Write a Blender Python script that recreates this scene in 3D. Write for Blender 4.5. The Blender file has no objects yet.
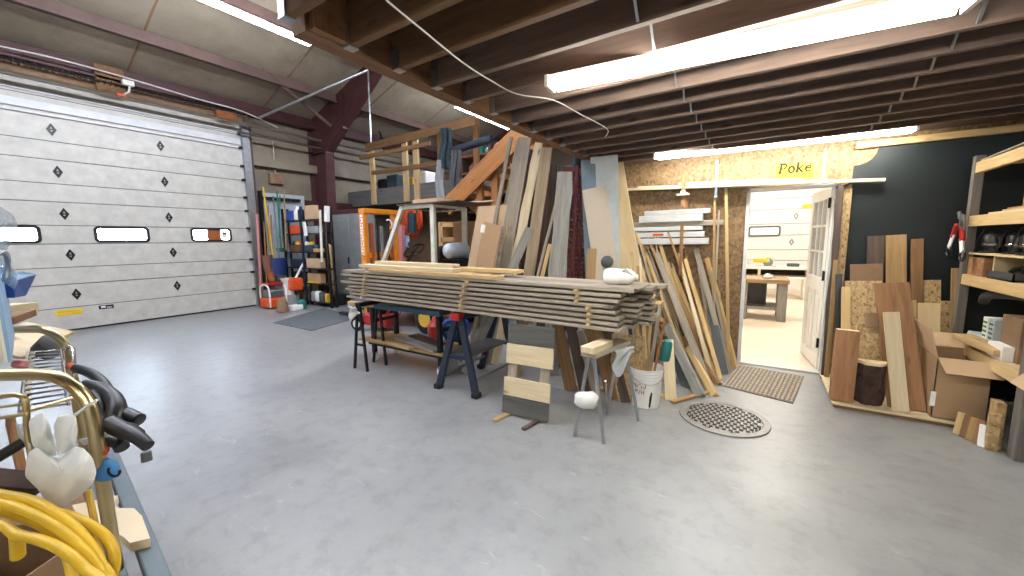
import bpy, bmesh, math, random
from mathutils import Vector, Matrix, Euler
random.seed(7)
sc = bpy.context.scene
COL = sc.collection
V = Vector
# ---------------------------------------------------------------- camera
YAW, PIT, ROL, FPX = math.radians(-32.94), math.radians(7.038), math.radians(-0.768), 386.83
EYE = V((0, 0, 1.5))
_f = V((math.cos(PIT)*math.sin(YAW), math.cos(PIT)*math.cos(YAW), -math.sin(PIT)))
_r = V((math.cos(YAW), -math.sin(YAW), 0)); _u = _r.cross(_f)
R_ = _r*math.cos(ROL)+_u*math.sin(ROL); U_ = -_r*math.sin(ROL)+_u*math.cos(ROL)
cam = bpy.data.objects.new('camera', bpy.data.cameras.new('camera')); COL.objects.link(cam)
m = Matrix((R_, U_, -_f)).transposed().to_4x4(); m.translation = EYE; cam.matrix_world = m
cam.data.sensor_width = 36; cam.data.lens = 36*FPX/1024; cam.data.clip_start = 0.05; cam.data.clip_end = 200
sc.camera = cam
def P(px, py, x=None, y=None, z=None, d=None):
    """the world point seen at a pixel, on a plane x=, y=, z= or at a depth"""
    r = R_*((px-512)/FPX)+U_*(-(py-288)/FPX)+_f
    if x is not None: t = x/r.x
    elif y is not None: t = y/r.y
    elif z is not None: t = (z-1.5)/r.z
    else: t = d
    return EYE+r*t
# ---------------------------------------------------------------- materials
MATS = {}
def nt(name):
    m = bpy.data.materials.new(name); m.use_nodes = True
    t = m.node_tree; b = t.nodes['Principled BSDF']
    return m, t, b
def hexc(h):
    h = h.lstrip('#'); c = [int(h[i:i+2], 16)/255 for i in (0, 2, 4)]
    return tuple(x/12.92 if x <= .04045 else ((x+.055)/1.055)**2.4 for x in c)+(1,)
def coords(t, scale, rnd=True, rot=None):
    tc = t.nodes.new('ShaderNodeTexCoord'); mp = t.nodes.new('ShaderNodeMapping')
    mp.inputs['Scale'].default_value = scale
    if rot: mp.inputs['Rotation'].default_value = rot
    if rnd:
        oi = t.nodes.new('ShaderNodeObjectInfo'); ad = t.nodes.new('ShaderNodeVectorMath'); ad.operation = 'ADD'
        ml = t.nodes.new('ShaderNodeMath'); ml.operation = 'MULTIPLY'; ml.inputs[1].default_value = 37
        t.links.new(oi.outputs['Random'], ml.inputs[0]); t.links.new(tc.outputs['Object'], ad.inputs[0]); t.links.new(ml.outputs[0], ad.inputs[1])
        t.links.new(ad.outputs[0], mp.inputs['Vector'])
    else: t.links.new(tc.outputs['Object'], mp.inputs['Vector'])
    return mp
def ramp(t, fac, stops):
    r = t.nodes.new('ShaderNodeValToRGB'); e = r.color_ramp.elements
    while len(e) < len(stops): e.new(.5)
    for i, (p, c) in enumerate(stops): e[i].position = p; e[i].color = hexc(c) if isinstance(c, str) else c
    t.links.new(fac, r.inputs[0]); return r
def noise(t, mp, scale, detail=4, rough=.6, dist=0):
    n = t.nodes.new('ShaderNodeTexNoise'); n.inputs['Scale'].default_value = scale; n.inputs['Detail'].default_value = detail
    n.inputs['Roughness'].default_value = rough; n.inputs['Distortion'].default_value = dist
    t.links.new(mp.outputs[0], n.inputs['Vector']); return n
def bump(t, b, fac, s=.2, d=.01):
    bp = t.nodes.new('ShaderNodeBump'); bp.inputs['Strength'].default_value = s; bp.inputs['Distance'].default_value = d
    t.links.new(fac, bp.inputs['Height']); t.links.new(bp.outputs[0], b.inputs['Normal'])
def vary(t, col, amt):
    oi = t.nodes.new('ShaderNodeObjectInfo'); mr = t.nodes.new('ShaderNodeMapRange')
    mr.inputs[3].default_value = 1-amt; mr.inputs[4].default_value = 1+amt
    h = t.nodes.new('ShaderNodeHueSaturation'); t.links.new(oi.outputs['Random'], mr.inputs[0])
    t.links.new(mr.outputs[0], h.inputs['Value']); t.links.new(col, h.inputs['Color']); return h.outputs[0]
def wood(name, dark, light, var=.15, axis=0, grain=16, rough=.75, knots=True):
    if name in MATS: return MATS[name]
    m, t, b = nt(name); s = [grain]*3; s[axis] = 1.1
    mp = coords(t, s); n = noise(t, mp, 1.6, 6, .65, .6)
    r = ramp(t, n.outputs[0], [(.28, dark), (.72, light)]); col = r.outputs[0]
    if knots:
        s2 = [5, 5, 5]; s2[axis] = 1.6
        mp2 = coords(t, s2); v = t.nodes.new('ShaderNodeTexVoronoi'); v.inputs['Scale'].default_value = 1.3
        t.links.new(mp2.outputs[0], v.inputs['Vector'])
        r2 = ramp(t, v.outputs['Distance'], [(.04, '#6b5038'), (.13, '#ffffff')])
        mx = t.nodes.new('ShaderNodeMixRGB'); mx.blend_type = 'MULTIPLY'; mx.inputs[0].default_value = .7
        t.links.new(col, mx.inputs[1]); t.links.new(r2.outputs[0], mx.inputs[2]); col = mx.outputs[0]
    t.links.new(vary(t, col, var), b.inputs['Base Color']); b.inputs['Roughness'].default_value = rough
    bump(t, b, n.outputs[0], .25, .004); MATS[name] = m; return m
def plain(name, c, rough=.5, metal=0, mottle=.12, scale=6, spec=None, var=0, bmp=0):
    if name in MATS: return MATS[name]
    m, t, b = nt(name); c = hexc(c) if isinstance(c, str) else c
    mp = coords(t, (1, 1, 1)); n = noise(t, mp, scale, 5, .6)
    lo = tuple(x*(1-mottle) for x in c[:3])+(1,); hi = tuple(min(1, x*(1+mottle)) for x in c[:3])+(1,)
    r = ramp(t, n.outputs[0], [(.3, lo), (.7, hi)]); o = r.outputs[0]
    if var: o = vary(t, o, var)
    t.links.new(o, b.inputs['Base Color']); b.inputs['Roughness'].default_value = rough; b.inputs['Metallic'].default_value = metal
    if spec is not None: b.inputs['Specular IOR Level'].default_value = spec
    if bmp: bump(t, b, n.outputs[0], bmp, .01)
    MATS[name] = m; return m
def emit(name, c, s):
    m, t, b = nt(name); b.inputs['Base Color'].default_value = hexc(c); b.inputs['Emission Color'].default_value = hexc(c)
    b.inputs['Emission Strength'].default_value = s; return m
def concrete():
    m, t, b = nt('concrete'); mp = coords(t, (1, 1, 1), False)
    n1 = noise(t, mp, .9, 8, .62, .3); n2 = noise(t, mp, 7, 8, .7); n3 = noise(t, mp, 60, 3, .6)
    r1 = ramp(t, n1.outputs[0], [(.3, '#858688'), (.5, '#929394'), (.72, '#9c9d9c')])
    r2 = ramp(t, n2.outputs[0], [(.32, '#a8a8a8'), (.5, '#f2f2f2'), (.75, '#ffffff')])
    mx = t.nodes.new('ShaderNodeMixRGB'); mx.blend_type = 'MULTIPLY'; mx.inputs[0].default_value = .35
    t.links.new(r1.outputs[0], mx.inputs[1]); t.links.new(r2.outputs[0], mx.inputs[2])
    # pale scuffs
    mp3 = coords(t, (1.4, 5, 1), False, (0, 0, .6)); n4 = noise(t, mp3, 2.2, 8, .75, 1.2)
    r4 = ramp(t, n4.outputs[0], [(.60, '#000000'), (.72, '#ffffff')])
    sc_ = t.nodes.new('ShaderNodeMixRGB'); sc_.inputs[2].default_value = hexc('#bdbdba')
    mm = t.nodes.new('ShaderNodeMath'); mm.operation = 'MULTIPLY'; mm.inputs[1].default_value = .45
    t.links.new(r4.outputs[0], mm.inputs[0]); t.links.new(mm.outputs[0], sc_.inputs[0]); t.links.new(mx.outputs[0], sc_.inputs[1])
    # hairline cracks
    mp5 = coords(t, (1, 1, 1), False); nn = noise(t, mp5, 1.5, 4); vv = t.nodes.new('ShaderNodeTexVoronoi'); vv.feature = 'DISTANCE_TO_EDGE'
    vv.inputs['Scale'].default_value = .45
    ad = t.nodes.new('ShaderNodeVectorMath'); ad.operation = 'MULTIPLY_ADD'; ad.inputs[1].default_value = (.7, .7, .7)
    t.links.new(nn.outputs['Color'], ad.inputs[0]); t.links.new(mp5.outputs[0], ad.inputs[2]); t.links.new(ad.outputs[0], vv.inputs['Vector'])
    r5 = ramp(t, vv.outputs['Distance'], [(.0, '#707070'), (.006, '#ffffff')])
    m5 = t.nodes.new('ShaderNodeMixRGB'); m5.blend_type = 'MULTIPLY'; m5.inputs[0].default_value = .07
    t.links.new(sc_.outputs[0], m5.inputs[1]); t.links.new(r5.outputs[0], m5.inputs[2])
    t.links.new(m5.outputs[0], b.inputs['Base Color'])
    rr = ramp(t, n1.outputs[0], [(.3, (.30,)*3+(1,)), (.7, (.42,)*3+(1,))]); t.links.new(rr.outputs[0], b.inputs['Roughness'])
    bump(t, b, n3.outputs[0], .12, .003); return m
def osb(name='osb', cs_=('#664b30', '#78603f', '#84694a', '#957b59', '#705437')):
    m, t, b = nt(name); cs = []
    for k, (sx, rz) in enumerate(((12, .3), (14, 1.4), (11, 2.4))):
        mp = coords(t, (sx, sx*1.9, sx*.75), False, (rz, rz*.7, rz)); v = t.nodes.new('ShaderNodeTexVoronoi'); v.inputs['Scale'].default_value = 3.2
        t.links.new(mp.outputs[0], v.inputs['Vector']); cs.append(v)
    mx = t.nodes.new('ShaderNodeMixRGB'); mx.inputs[0].default_value = .5
    t.links.new(cs[0].outputs['Color'], mx.inputs[1]); t.links.new(cs[1].outputs['Color'], mx.inputs[2])
    r = ramp(t, mx.outputs[0], list(zip((.2, .38, .55, .75, .9), cs_)))
    mp = coords(t, (1, 1, 1), False); n = noise(t, mp, 26, 3, .6); r2 = ramp(t, n.outputs[0], [(.32, '#6e4e30'), (.40, '#ffffff')])
    m2 = t.nodes.new('ShaderNodeMixRGB'); m2.blend_type = 'MULTIPLY'; m2.inputs[0].default_value = .6
    t.links.new(r.outputs[0], m2.inputs[1]); t.links.new(r2.outputs[0], m2.inputs[2])
    t.links.new(m2.outputs[0], b.inputs['Base Color']); b.inputs['Roughness'].default_value = .65
    bump(t, b, cs[2].outputs['Distance'], .15, .004); MATS[name] = m; return m
def insulation(name, c):
    m, t, b = nt(name); mp = coords(t, (1, 1, 1), False); n = noise(t, mp, 1.3, 6, .6, .5); n2 = noise(t, mp, 9, 5, .6)
    c = hexc(c); r = ramp(t, n.outputs[0], [(.3, tuple(x*.72 for x in c[:3])+(1,)), (.65, c)])
    t.links.new(r.outputs[0], b.inputs['Base Color']); b.inputs['Roughness'].default_value = .5
    bump(t, b, n2.outputs[0], .5, .03); return m
M = dict(
 concrete=concrete(), osb=osb(), osbl=osb('osb_light', ('#8a6b44', '#a4875a', '#b4966a', '#c6ab80', '#957650')), insul=insulation('insulation_wall', '#8e8370'), roofins=insulation('insulation_roof', '#a79b87'),
 joist=wood('joist_wood', '#584a42', '#80695d', .12, 0, 12, .85), deck=wood('deck_ply', '#4a413c', '#655a53', .1, 0, 8, .9),
 beam=wood('beam_wood', '#6a4a33', '#926a48', .1, 1, 12, .8), pine=wood('pine', '#b3925f', '#d2b583', .14), pinez=wood('pine_upright', '#bb9a68', '#d8bd8d', .12, 2),
 piney=wood('pine_along', '#c3a06c', '#dfc491', .08, 1), pale=wood('pale_wood', '#c8b48f', '#e2d2b1', .08), tan=wood('tan_wood', '#92734a', '#b59465', .14),
 brownw=wood('brown_wood', '#6f4f33', '#977149', .14), cedar=wood('cedar_wood', '#80583a', '#a97e56', .12), weath=wood('weathered_wood', '#857a6c', '#b0a595', .14),
 greyw=wood('grey_barnwood', '#77756f', '#a6a39c', .14), dkw=wood('dark_wood', '#3e3029', '#63524a', .15), stackw=wood('rough_sawn', '#7a7062', '#a89d8c', .16, 0, 20, .85),
 charcoal=wood('charcoal_wood', '#40403d', '#605f5a', .1), joistw=wood('joist_wood_warm', '#5d432f', '#82603f', .08, 0, 12, .85), tang=wood('tan_grey_wood', '#85745e', '#ab987c', .1), oran=wood('orange_stain', '#87552a', '#ad773e', .06), oranz=wood('orange_stain_upright', '#87552a', '#ad773e', .06, 2),
 bark=plain('bark', '#3f2d26', .95, 0, .5, 14, bmp=.9), endgrain=wood('end_grain', '#d3b587', '#ead7b0', .05, 2, 10, .8, False),
 white=plain('white_paint', '#c3c1b8', .45), doorw=plain('white_door_skin', '#e0dfda', .4, 0, .05, 2), offw=plain('offwhite', '#e8e4da', .5), trimw=plain('trim_white', '#cfd1d2', .5, 0, .1, 4, var=.08),
 black=plain('black_plastic', '#17181a', .4), blackm=plain('black_metal', '#202022', .45, .4), navy=plain('navy_plastic', '#1f2a3c', .45), galv=plain('galvanised', '#a9adb0', .35, .85, .15, 12),
 steel=plain('grey_steel', '#84878a', .4, .7), red=plain('red_paint', '#a3201c', .4), maroon=plain('maroon_steel', '#4d2a2c', .5, 0, .25, 3), maroonp=plain('maroon_purlin', '#6d564e', .55, 0, .25, 3),
 orange=plain('orange_paint', '#d9851c', .4), orange2=plain('orange_plastic', '#d9531e', .45), yellow=plain('yellow_hose', '#d2ab24', .45, 0, .1), yellowp=plain('yellow_paper', '#e8c414', .7),
 blue=plain('blue_plastic', '#2450a0', .4), lblue=plain('light_blue_plastic', '#8fb4d8', .4), bblue=plain('bright_blue', '#3f86c4', .45), teal=plain('teal_plastic', '#2a7a74', .5), green=plain('green_paint', '#2c6b4a', .5),
 dgreen=plain('green_black_board', '#081417', .6, 0, .3, 1.2), card=plain('cardboard', '#a98a68', .8, 0, .08, 3, var=.06), cardl=plain('cardboard_light', '#c4a684', .8, 0, .06, 3), brass=plain('brass_tube', '#c6b388', .28, 1, .06),
 chrome=plain('chrome', '#c9c9c6', .15, 1, .03), rail=plain('blue_grey_rail', '#66737b', .5, .2), cloth=plain('white_cloth', '#d7d8d6', .9, 0, .06, 8, bmp=.3), foam=plain('cream_foam', '#e9d8b8', .8, 0, .05),
 burg=plain('burgundy_paint', '#5c1620', .5), bluegrey=plain('blue_grey_paint', '#6b7c88', .5), palegrey=plain('pale_grey_panel', '#b4bcc2', .5), beige=plain('beige_panel', '#b8ab98', .6, 0, .06, 2),
 greym=plain('grey_cabinet', '#8d9193', .5), dgrey=plain('dark_grey', '#4a4c4f', .6), matg=plain('grey_mat', '#5b6064', .9, 0, .2, 12), matr=plain('ribbed_mat', '#a89c8c', .9, 0, .25, 30), matr2=plain('ribbed_mat_dark', '#6e665c', .9, 0, .2, 30),
 iron=plain('cast_iron', '#8d8b88', .5, .5, .2, 14), hole=plain('drain_dark', '#0b0b0c', .9), rubber=plain('rubber', '#18181a', .8), beigefloor=plain('far_floor', '#d3c2ae', .5, 0, .08, 2),
 rust=plain('rust_wood', '#9a5526', .7, 0, .25, 8), pink=plain('pink_plastic', '#c07d7d', .5), jug=plain('white_jug', '#e9e9e6', .35, 0, .03), denim=plain('dark_cloth', '#2c3f46', .9, 0, .3, 8, bmp=.4), brownc=plain('brown_plastic', '#6e4a36', .6),
 tank=plain('tank_white', '#b9c2c8', .35, .1), ivory=plain('ivory_frame', '#dcd9c8', .4), gold=plain('gold_plastic', '#cfa63a', .5), conduit=plain('conduit', '#8b8378', .35, .6), cable=plain('white_cable', '#d9d5cc', .5), label=plain('label_white', '#eeeeea', .6), ink=plain('ink', '#1c1a18', .7), inkred=plain('ink_red', '#8a3b34', .7),
 tubelit=emit('lit_tube', '#fdfbf2', 58), tubebay=emit('lit_tube_bay', '#ecf1ff', 125), tubefar=emit('lit_tube_far', '#fffaf2', 95), paleply=wood('pale_ply', '#cdb386', '#dcc69d', .05, 0, 6, .7, False), plyz=wood('ply_upright', '#c9a777', '#d9bd92', .05, 2, 6, .7, False), oaky=plain('dusty_brown', '#8b6f55', .8, 0, .2, 6), bluepaint=plain('worn_blue_steel', '#3b5f78', .45, .2, .25, 8))
M['postw']=wood('grey_post','#5f5953','#807a72',.1,2); M['postb']=wood('brown_post','#8a5f3b','#b08457',.1,2); M['legw']=wood('leg_wood','#6d6a66','#9a9792',.1,2); M['rustw']=wood('bench_wood','#7d6343','#9d8260',.05); M['dgrey2']=wood('grey_board','#5c5a57','#7d7b78',.1)
M['navyb']=plain('navy_blue_shovel','#1f3468',.4)
def glass(name, tint, a):
    m, t, b = nt(name); out = t.nodes['Material Output']; tr = t.nodes.new('ShaderNodeBsdfTransparent'); tr.inputs[0].default_value = hexc(tint)
    mx = t.nodes.new('ShaderNodeMixShader'); mx.inputs[0].default_value = a; b.inputs['Base Color'].default_value = hexc('#e8eef2'); b.inputs['Roughness'].default_value = .2
    t.links.new(tr.outputs[0], mx.inputs[1]); t.links.new(b.outputs[0], mx.inputs[2]); t.links.new(mx.outputs[0], out.inputs[0]); return m
M['pane'] = glass('window_glass', '#f4f8fa', .12); M['film'] = glass('clear_plastic_film', '#eef3f6', .35)
# ---------------------------------------------------------------- mesh helpers
class MB:
    def __init__(s): s.v = []; s.f = []
    def add(s, vs, fs, T=None):
        k = len(s.v); s.v += [T @ V(p) for p in vs] if T else [V(p) for p in vs]; s.f += [[i+k for i in f] for f in fs]; return s
    def box(s, a, b, T=None):
        (x0, y0, z0), (x1, y1, z1) = [min(p) for p in zip(a, b)], [max(p) for p in zip(a, b)]
        return s.add([(x0,y0,z0),(x1,y0,z0),(x1,y1,z0),(x0,y1,z0),(x0,y0,z1),(x1,y0,z1),(x1,y1,z1),(x0,y1,z1)],
                     [(0,3,2,1),(4,5,6,7),(0,1,5,4),(1,2,6,5),(2,3,7,6),(3,0,4,7)], T)
    def cbox(s, c, d, T=None):
        return s.box([c[i]-d[i]/2 for i in range(3)], [c[i]+d[i]/2 for i in range(3)], T)
    def tube(s, pts, r, n=8, closed=False, T=None):
        pts = [V(p) for p in pts]; N = len(pts); rs = r if isinstance(r, (list, tuple)) else [r]*N
        vs = []; fs = []; up = None
        for i, p in enumerate(pts):
            a = pts[(i-1) % N] if (closed or i) else p; b = pts[(i+1) % N] if (closed or i < N-1) else p
            t = (b-a).normalized()
            if up is None: up = t.orthogonal().normalized()
            up = (up-t*up.dot(t)).normalized(); w = t.cross(up)
            for k in range(n):
                an = 2*math.pi*k/n; vs.append(p+(up*math.cos(an)+w*math.sin(an))*rs[i])
        L = N if closed else N-1
        for i in range(L):
            j = (i+1) % N
            for k in range(n): fs.append((i*n+k, i*n+(k+1) % n, j*n+(k+1) % n, j*n+k))
        if not closed: fs.append(tuple(reversed(range(n)))); fs.append(tuple((N-1)*n+k for k in range(n)))
        return s.add(vs, fs, T)
    def lathe(s, prof, n=16, T=None, cap=True):
        vs = []; fs = []
        for (r, z) in prof:
            for k in range(n): vs.append((r*math.cos(2*math.pi*k/n), r*math.sin(2*math.pi*k/n), z))
        for i in range(len(prof)-1):
            for k in range(n): fs.append((i*n+k, i*n+(k+1) % n, (i+1)*n+(k+1) % n, (i+1)*n+k))
        if cap: fs.append(tuple(reversed(range(n)))); fs.append(tuple((len(prof)-1)*n+k for k in range(n)))
        return s.add(vs, fs, T)
    def prism(s, poly, h, T=None, z0=0):
        n = len(poly); vs = [(x, y, z0) for x, y in poly]+[(x, y, z0+h) for x, y in poly]
        fs = [tuple(reversed(range(n))), tuple(range(n, 2*n))]+[(i, (i+1) % n, n+(i+1) % n, n+i) for i in range(n)]
        return s.add(vs, fs, T)
    def sheet(s, fn, nu, nv, th=.004):
        g = [[V(fn(i/nu, j/nv)) for j in range(nv+1)] for i in range(nu+1)]; vs = []; fs = []
        for side in (0, 1):
            for i in range(nu+1):
                for j in range(nv+1):
                    a = g[min(i+1, nu)][j]-g[max(i-1, 0)][j]; b = g[i][min(j+1, nv)]-g[i][max(j-1, 0)]
                    n = a.cross(b); n = n.normalized() if n.length > 1e-9 else V((0, 0, 1)); vs.append(g[i][j]+n*(th/2 if side else -th/2))
        K = (nu+1)*(nv+1); id_ = lambda i, j, q: q*K+i*(nv+1)+j
        for i in range(nu):
            for j in range(nv):
                fs.append((id_(i,j,1), id_(i+1,j,1), id_(i+1,j+1,1), id_(i,j+1,1))); fs.append((id_(i,j,0), id_(i,j+1,0), id_(i+1,j+1,0), id_(i+1,j,0)))
        for i in range(nu):
            fs.append((id_(i,0,0), id_(i+1,0,0), id_(i+1,0,1), id_(i,0,1))); fs.append((id_(i,nv,1), id_(i+1,nv,1), id_(i+1,nv,0), id_(i,nv,0)))
        for j in range(nv):
            fs.append((id_(0,j,1), id_(0,j+1,1), id_(0,j+1,0), id_(0,j,0))); fs.append((id_(nu,j,0), id_(nu,j+1,0), id_(nu,j+1,1), id_(nu,j,1)))
        return s.add(vs, fs)
    def obj(s, name, mat, parent=None, bev=0, smooth=False, world=True, recentre=True, soft=False):
        c = V((0, 0, 0))
        if recentre and s.v:
            c = V([(min(p[i] for p in s.v)+max(p[i] for p in s.v))/2 for i in range(3)])
        me = bpy.data.meshes.new(name); me.from_pydata([p-c for p in s.v], [], s.f); me.update()
        bm = bmesh.new(); bm.from_mesh(me); bmesh.ops.recalc_face_normals(bm, faces=bm.faces); bm.to_mesh(me); bm.free()
        me.materials.append(M[mat] if isinstance(mat, str) else mat)
        o = bpy.data.objects.new(name, me); COL.objects.link(o); o.location = c
        if smooth:
            for p in me.polygons: p.use_smooth = True
            if soft: pass
            else: me.set_sharp_from_angle(angle=math.radians(40))
        if bev:
            b = o.modifiers.new('bevel', 'BEVEL'); b.width = bev; b.segments = 2; b.limit_method = 'ANGLE'
        if parent is not None: attach(o, parent)
        return o
def mw(o):
    m = Matrix.LocRotScale(o.location, o.rotation_euler, o.scale)
    return mw(o.parent) @ m if o.parent else m
def attach(o, parent):
    m = mw(parent).inverted() @ mw(o); o.parent = parent
    o.location, q, o.scale = m.decompose(); o.rotation_euler = q.to_euler()
def tag(o, label, cat, group=None):
    o['label'] = label; o['category'] = cat
    if group: o['group'] = group
    return o
def thing(name, label, cat, loc=(0, 0, 0), group=None):
    o = bpy.data.objects.new(name, None); COL.objects.link(o); o.location = loc; o.empty_display_size = .1
    return tag(o, label, cat, group)
def struct(o, label=None):
    o['kind'] = 'structure'
    if label: o['label'] = label
    return o
def sempty(name, loc=(0, 0, 0), label=None):
    o = bpy.data.objects.new(name, None); COL.objects.link(o); o.location = loc; o.empty_display_size = .1
    return struct(o, label)
def frame(d, up):
    x = V(d).normalized(); z = V(up); z = (z-x*z.dot(x)).normalized(); y = z.cross(x)
    return Matrix((x, y, z)).transposed()
def bar(name, mat, p0, p1, w, t, up=(0, -1, 0), parent=None, bev=.002, taper=1, live=0, warp=0, shift=0, clip=None):
    """a board from p0 to p1; local X runs along it, width along Y, thickness along Z (towards `up`); live = wavy edges"""
    p0, p1 = V(p0), V(p1); L = (p1-p0).length; F = frame(p1-p0, up); vs = []; fs = []
    n = 10 if (live or warp) else 1; rng = random.Random(int(abs(p0.x*991+p1.z*577+w*1e4)))
    ea = [rng.uniform(-1, 1)*live for _ in range(n+1)]; eb = [rng.uniform(-1, 1)*live for _ in range(n+1)]
    for i in range(n+1):
        u = i/n; k = 1+(taper-1)*u; zz = warp*math.sin(math.pi*u)
        y0, y1 = -w/2*k+ea[i], w/2*k+eb[i]
        for (y, z) in ((y0, -t/2), (y1, -t/2), (y1, t/2), (y0, t/2)): vs.append(V((-L/2+L*u, y, z+zz)))
    for i in range(n):
        a = i*4; b = a+4
        for k in range(4): fs.append((a+k, a+(k+1) % 4, b+(k+1) % 4, b+k))
    fs.append((3, 2, 1, 0)); e = n*4; fs.append((e, e+1, e+2, e+3))
    s = MB(); s.v = vs; s.f = fs; o = s.obj(name, mat, None, bev, recentre=False)
    o.location = (p0+p1)/2+F @ V((0, 0, shift)); o.rotation_euler = F.to_euler()
    if parent is not None: attach(o, parent)
    return o
ORD = ['first','second','third','fourth','fifth','sixth','seventh','eighth','ninth','tenth','eleventh','twelfth','thirteenth','fourteenth','fifteenth','sixteenth','seventeenth','eighteenth','nineteenth','twentieth']+['twenty-'+k for k in ('first','second','third','fourth','fifth','sixth','seventh','eighth','ninth')]+['thirtieth']+['thirty-'+k for k in ('first','second','third','fourth','fifth','sixth','seventh','eighth','ninth')]+['fortieth']+['forty-'+k for k in ('first','second','third','fourth','fifth','sixth','seventh','eighth','ninth')]+['fiftieth']+['fifty-'+k for k in ('first','second','third','fourth','fifth','sixth','seventh','eighth','ninth')]
def arc(c, r, a0, a1, n, ax, ay):
    c, ax, ay = V(c), V(ax), V(ay)
    return [c+ax*(r*math.cos(a0+(a1-a0)*i/n))+ay*(r*math.sin(a0+(a1-a0)*i/n)) for i in range(n+1)]
def rot(loc, rx=0, ry=0, rz=0): return Matrix.Translation(V(loc)) @ Euler((rx, ry, rz)).to_matrix().to_4x4()
def axis(p, d):
    """transform sending +Z to direction d at p"""
    return Matrix.Translation(V(p)) @ V((0, 0, 1)).rotation_difference(V(d).normalized()).to_matrix().to_4x4()
def smooth_path(pts, n=6):
    pts = [V(p) for p in pts]; out = []
    for i in range(len(pts)-1):
        p0 = pts[max(i-1, 0)]; p1 = pts[i]; p2 = pts[i+1]; p3 = pts[min(i+2, len(pts)-1)]
        for k in range(n):
            t = k/n; out.append(.5*((2*p1)+(p2-p0)*t+(2*p0-5*p1+4*p2-p3)*t*t+(3*p1-p0-3*p2+p3)*t**3))
    return out+[pts[-1]]
# ================================================================ the building
XL, XR, YB, YF = -10.4, 2.6, 5.25, 13.6
def sbox(name, mat, a, b, bev=0, parent=None, rec=True):
    o = MB().box(a, b).obj(name, mat, parent, bev, recentre=rec)
    return struct(o) if parent is None else o
sbox('floor', 'concrete', (-10.6, -3.3, -.1), (2.8, 13.8, 0), rec=False)
sbox('floor', 'beigefloor', (-1.8, 5.37, 0), (2.55, 13.55, .008))
s = MB()
s.box((-10.6, 4.5, 0), (XL, 13.8, 4.9)).box((-10.6, -3.3, 4.3), (XL, 4.5, 4.9)).box((-10.6, -3.3, 0), (XL, -.55, 4.3))
struct(s.obj('wall_left', 'insul', recentre=False))
sbox('wall_end', 'insul', (-10.6, 13.6, 0), (2.8, 13.8, 9.6), rec=False)
sbox('wall_rear', 'insul', (-10.6, -3.4, 0), (2.8, -3.2, 9.6), rec=False)
sbox('wall_right', 'dgreen', (2.6, -3.2, 0), (2.75, 5.4, 2.75), rec=False)
sbox('wall_upper', 'insul', (2.6, -3.2, 2.75), (2.75, 13.6, 9.6), rec=False)
RZ = lambda x: 4.8+.35*(x+10.3)
s = MB().add([(-10.6, -3.4, RZ(-10.6)), (2.8, -3.4, RZ(2.8)), (2.8, 13.8, RZ(2.8)), (-10.6, 13.8, RZ(-10.6)), (-10.6, -3.4, RZ(-10.6)+.1), (2.8, -3.4, RZ(2.8)+.1), (2.8, 13.8, RZ(2.8)+.1), (-10.6, 13.8, RZ(-10.6)+.1)],
      [(0,3,2,1),(4,5,6,7),(0,1,5,4),(1,2,6,5),(2,3,7,6),(3,0,4,7)])
struct(s.obj('roof', 'roofins', recentre=False))
for k, y in enumerate((-1.6, .6, 2.6, 5.0, 7.2, 9.2, 11.4)):      # seams of the roof insulation
    struct(MB().add([(-10.4, y, RZ(-10.4)-.012), (2.5, y, RZ(2.5)-.012), (2.5, y+.03, RZ(2.5)-.012), (-10.4, y+.03, RZ(-10.4)-.012), (-10.4, y, RZ(-10.4)+.01), (2.5, y, RZ(2.5)+.01), (2.5, y+.03, RZ(2.5)+.01), (-10.4, y+.03, RZ(-10.4)+.01)],
      [(0,3,2,1),(4,5,6,7),(0,1,5,4),(1,2,6,5),(2,3,7,6),(3,0,4,7)]).obj('roof_seam', 'oaky', recentre=False))
for x in (-9.2, -7.75, -6.3, -4.85, -3.4, -1.95, -.5, 1):
    z = RZ(x); s = MB().box((x-.02, -3.2, z-.22), (x+.02, 13.6, z-.005)).box((x-.02, -3.2, z-.22), (x+.09, 13.6, z-.19)).box((x-.1, -3.2, z-.07), (x, 13.6, z-.04))
    struct(s.obj('roof_purlin', 'maroonp', recentre=False))
s = MB().box((-10.4, -3.2, 4.5), (-10.28, 13.6, 4.76)).box((-10.4, -3.2, 4.48), (-10.12, 13.6, 4.52)); struct(s.obj('eave_beam', 'maroon', recentre=False))
for z, y0 in ((2.42, 5.7), (3.35, 4.52)):
    struct(MB().box((XL, y0, z), (-10.22, 13.6, z+.2)).obj('wall_girt', 'insul' if z > 3 else 'maroon', recentre=False))
for y in (6.2, 12.4):                                              # tapered steel frames
    s = MB(); ins = [(-9.78, 0), (-9.62, 3.85), (-7.4, RZ(-7.4)-.4), (2.5, RZ(2.5)-.4)]; out = [(2.5, RZ(2.5)-.02), (-10.38, RZ(-10.38)-.02), (-10.38, 0)]
    poly = [(x, z) for x, z in ins+out]
    s.prism(poly, .02, Matrix(((1,0,0,0),(0,0,-1,y+.01),(0,1,0,0),(0,0,0,1))))
    for (x0, z0), (x1, z1) in zip(ins[:-1], ins[1:]):
        d = V((x1-x0, 0, z1-z0)); F = frame(d, (0, 1, 0)).to_4x4(); F.translation = V(((x0+x1)/2, y, (z0+z1)/2)); s.cbox((0, 0, 0), (d.length, .022, .24), F)
    F = frame(V((-7.4+9.62, 0, 0))+V((0, 0, .3)), (0, 1, 0)).to_4x4()
    s.box((-10.39, y-.12, 0), (-10.36, y+.12, 4.6)); s.cbox((-10.0, y, 3.86), (.8, .22, .02)); s.cbox((-8.9, y, 4.75), (.02, .16, .9))
    struct(s.obj('steel_frame', 'maroon', recentre=False))
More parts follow.
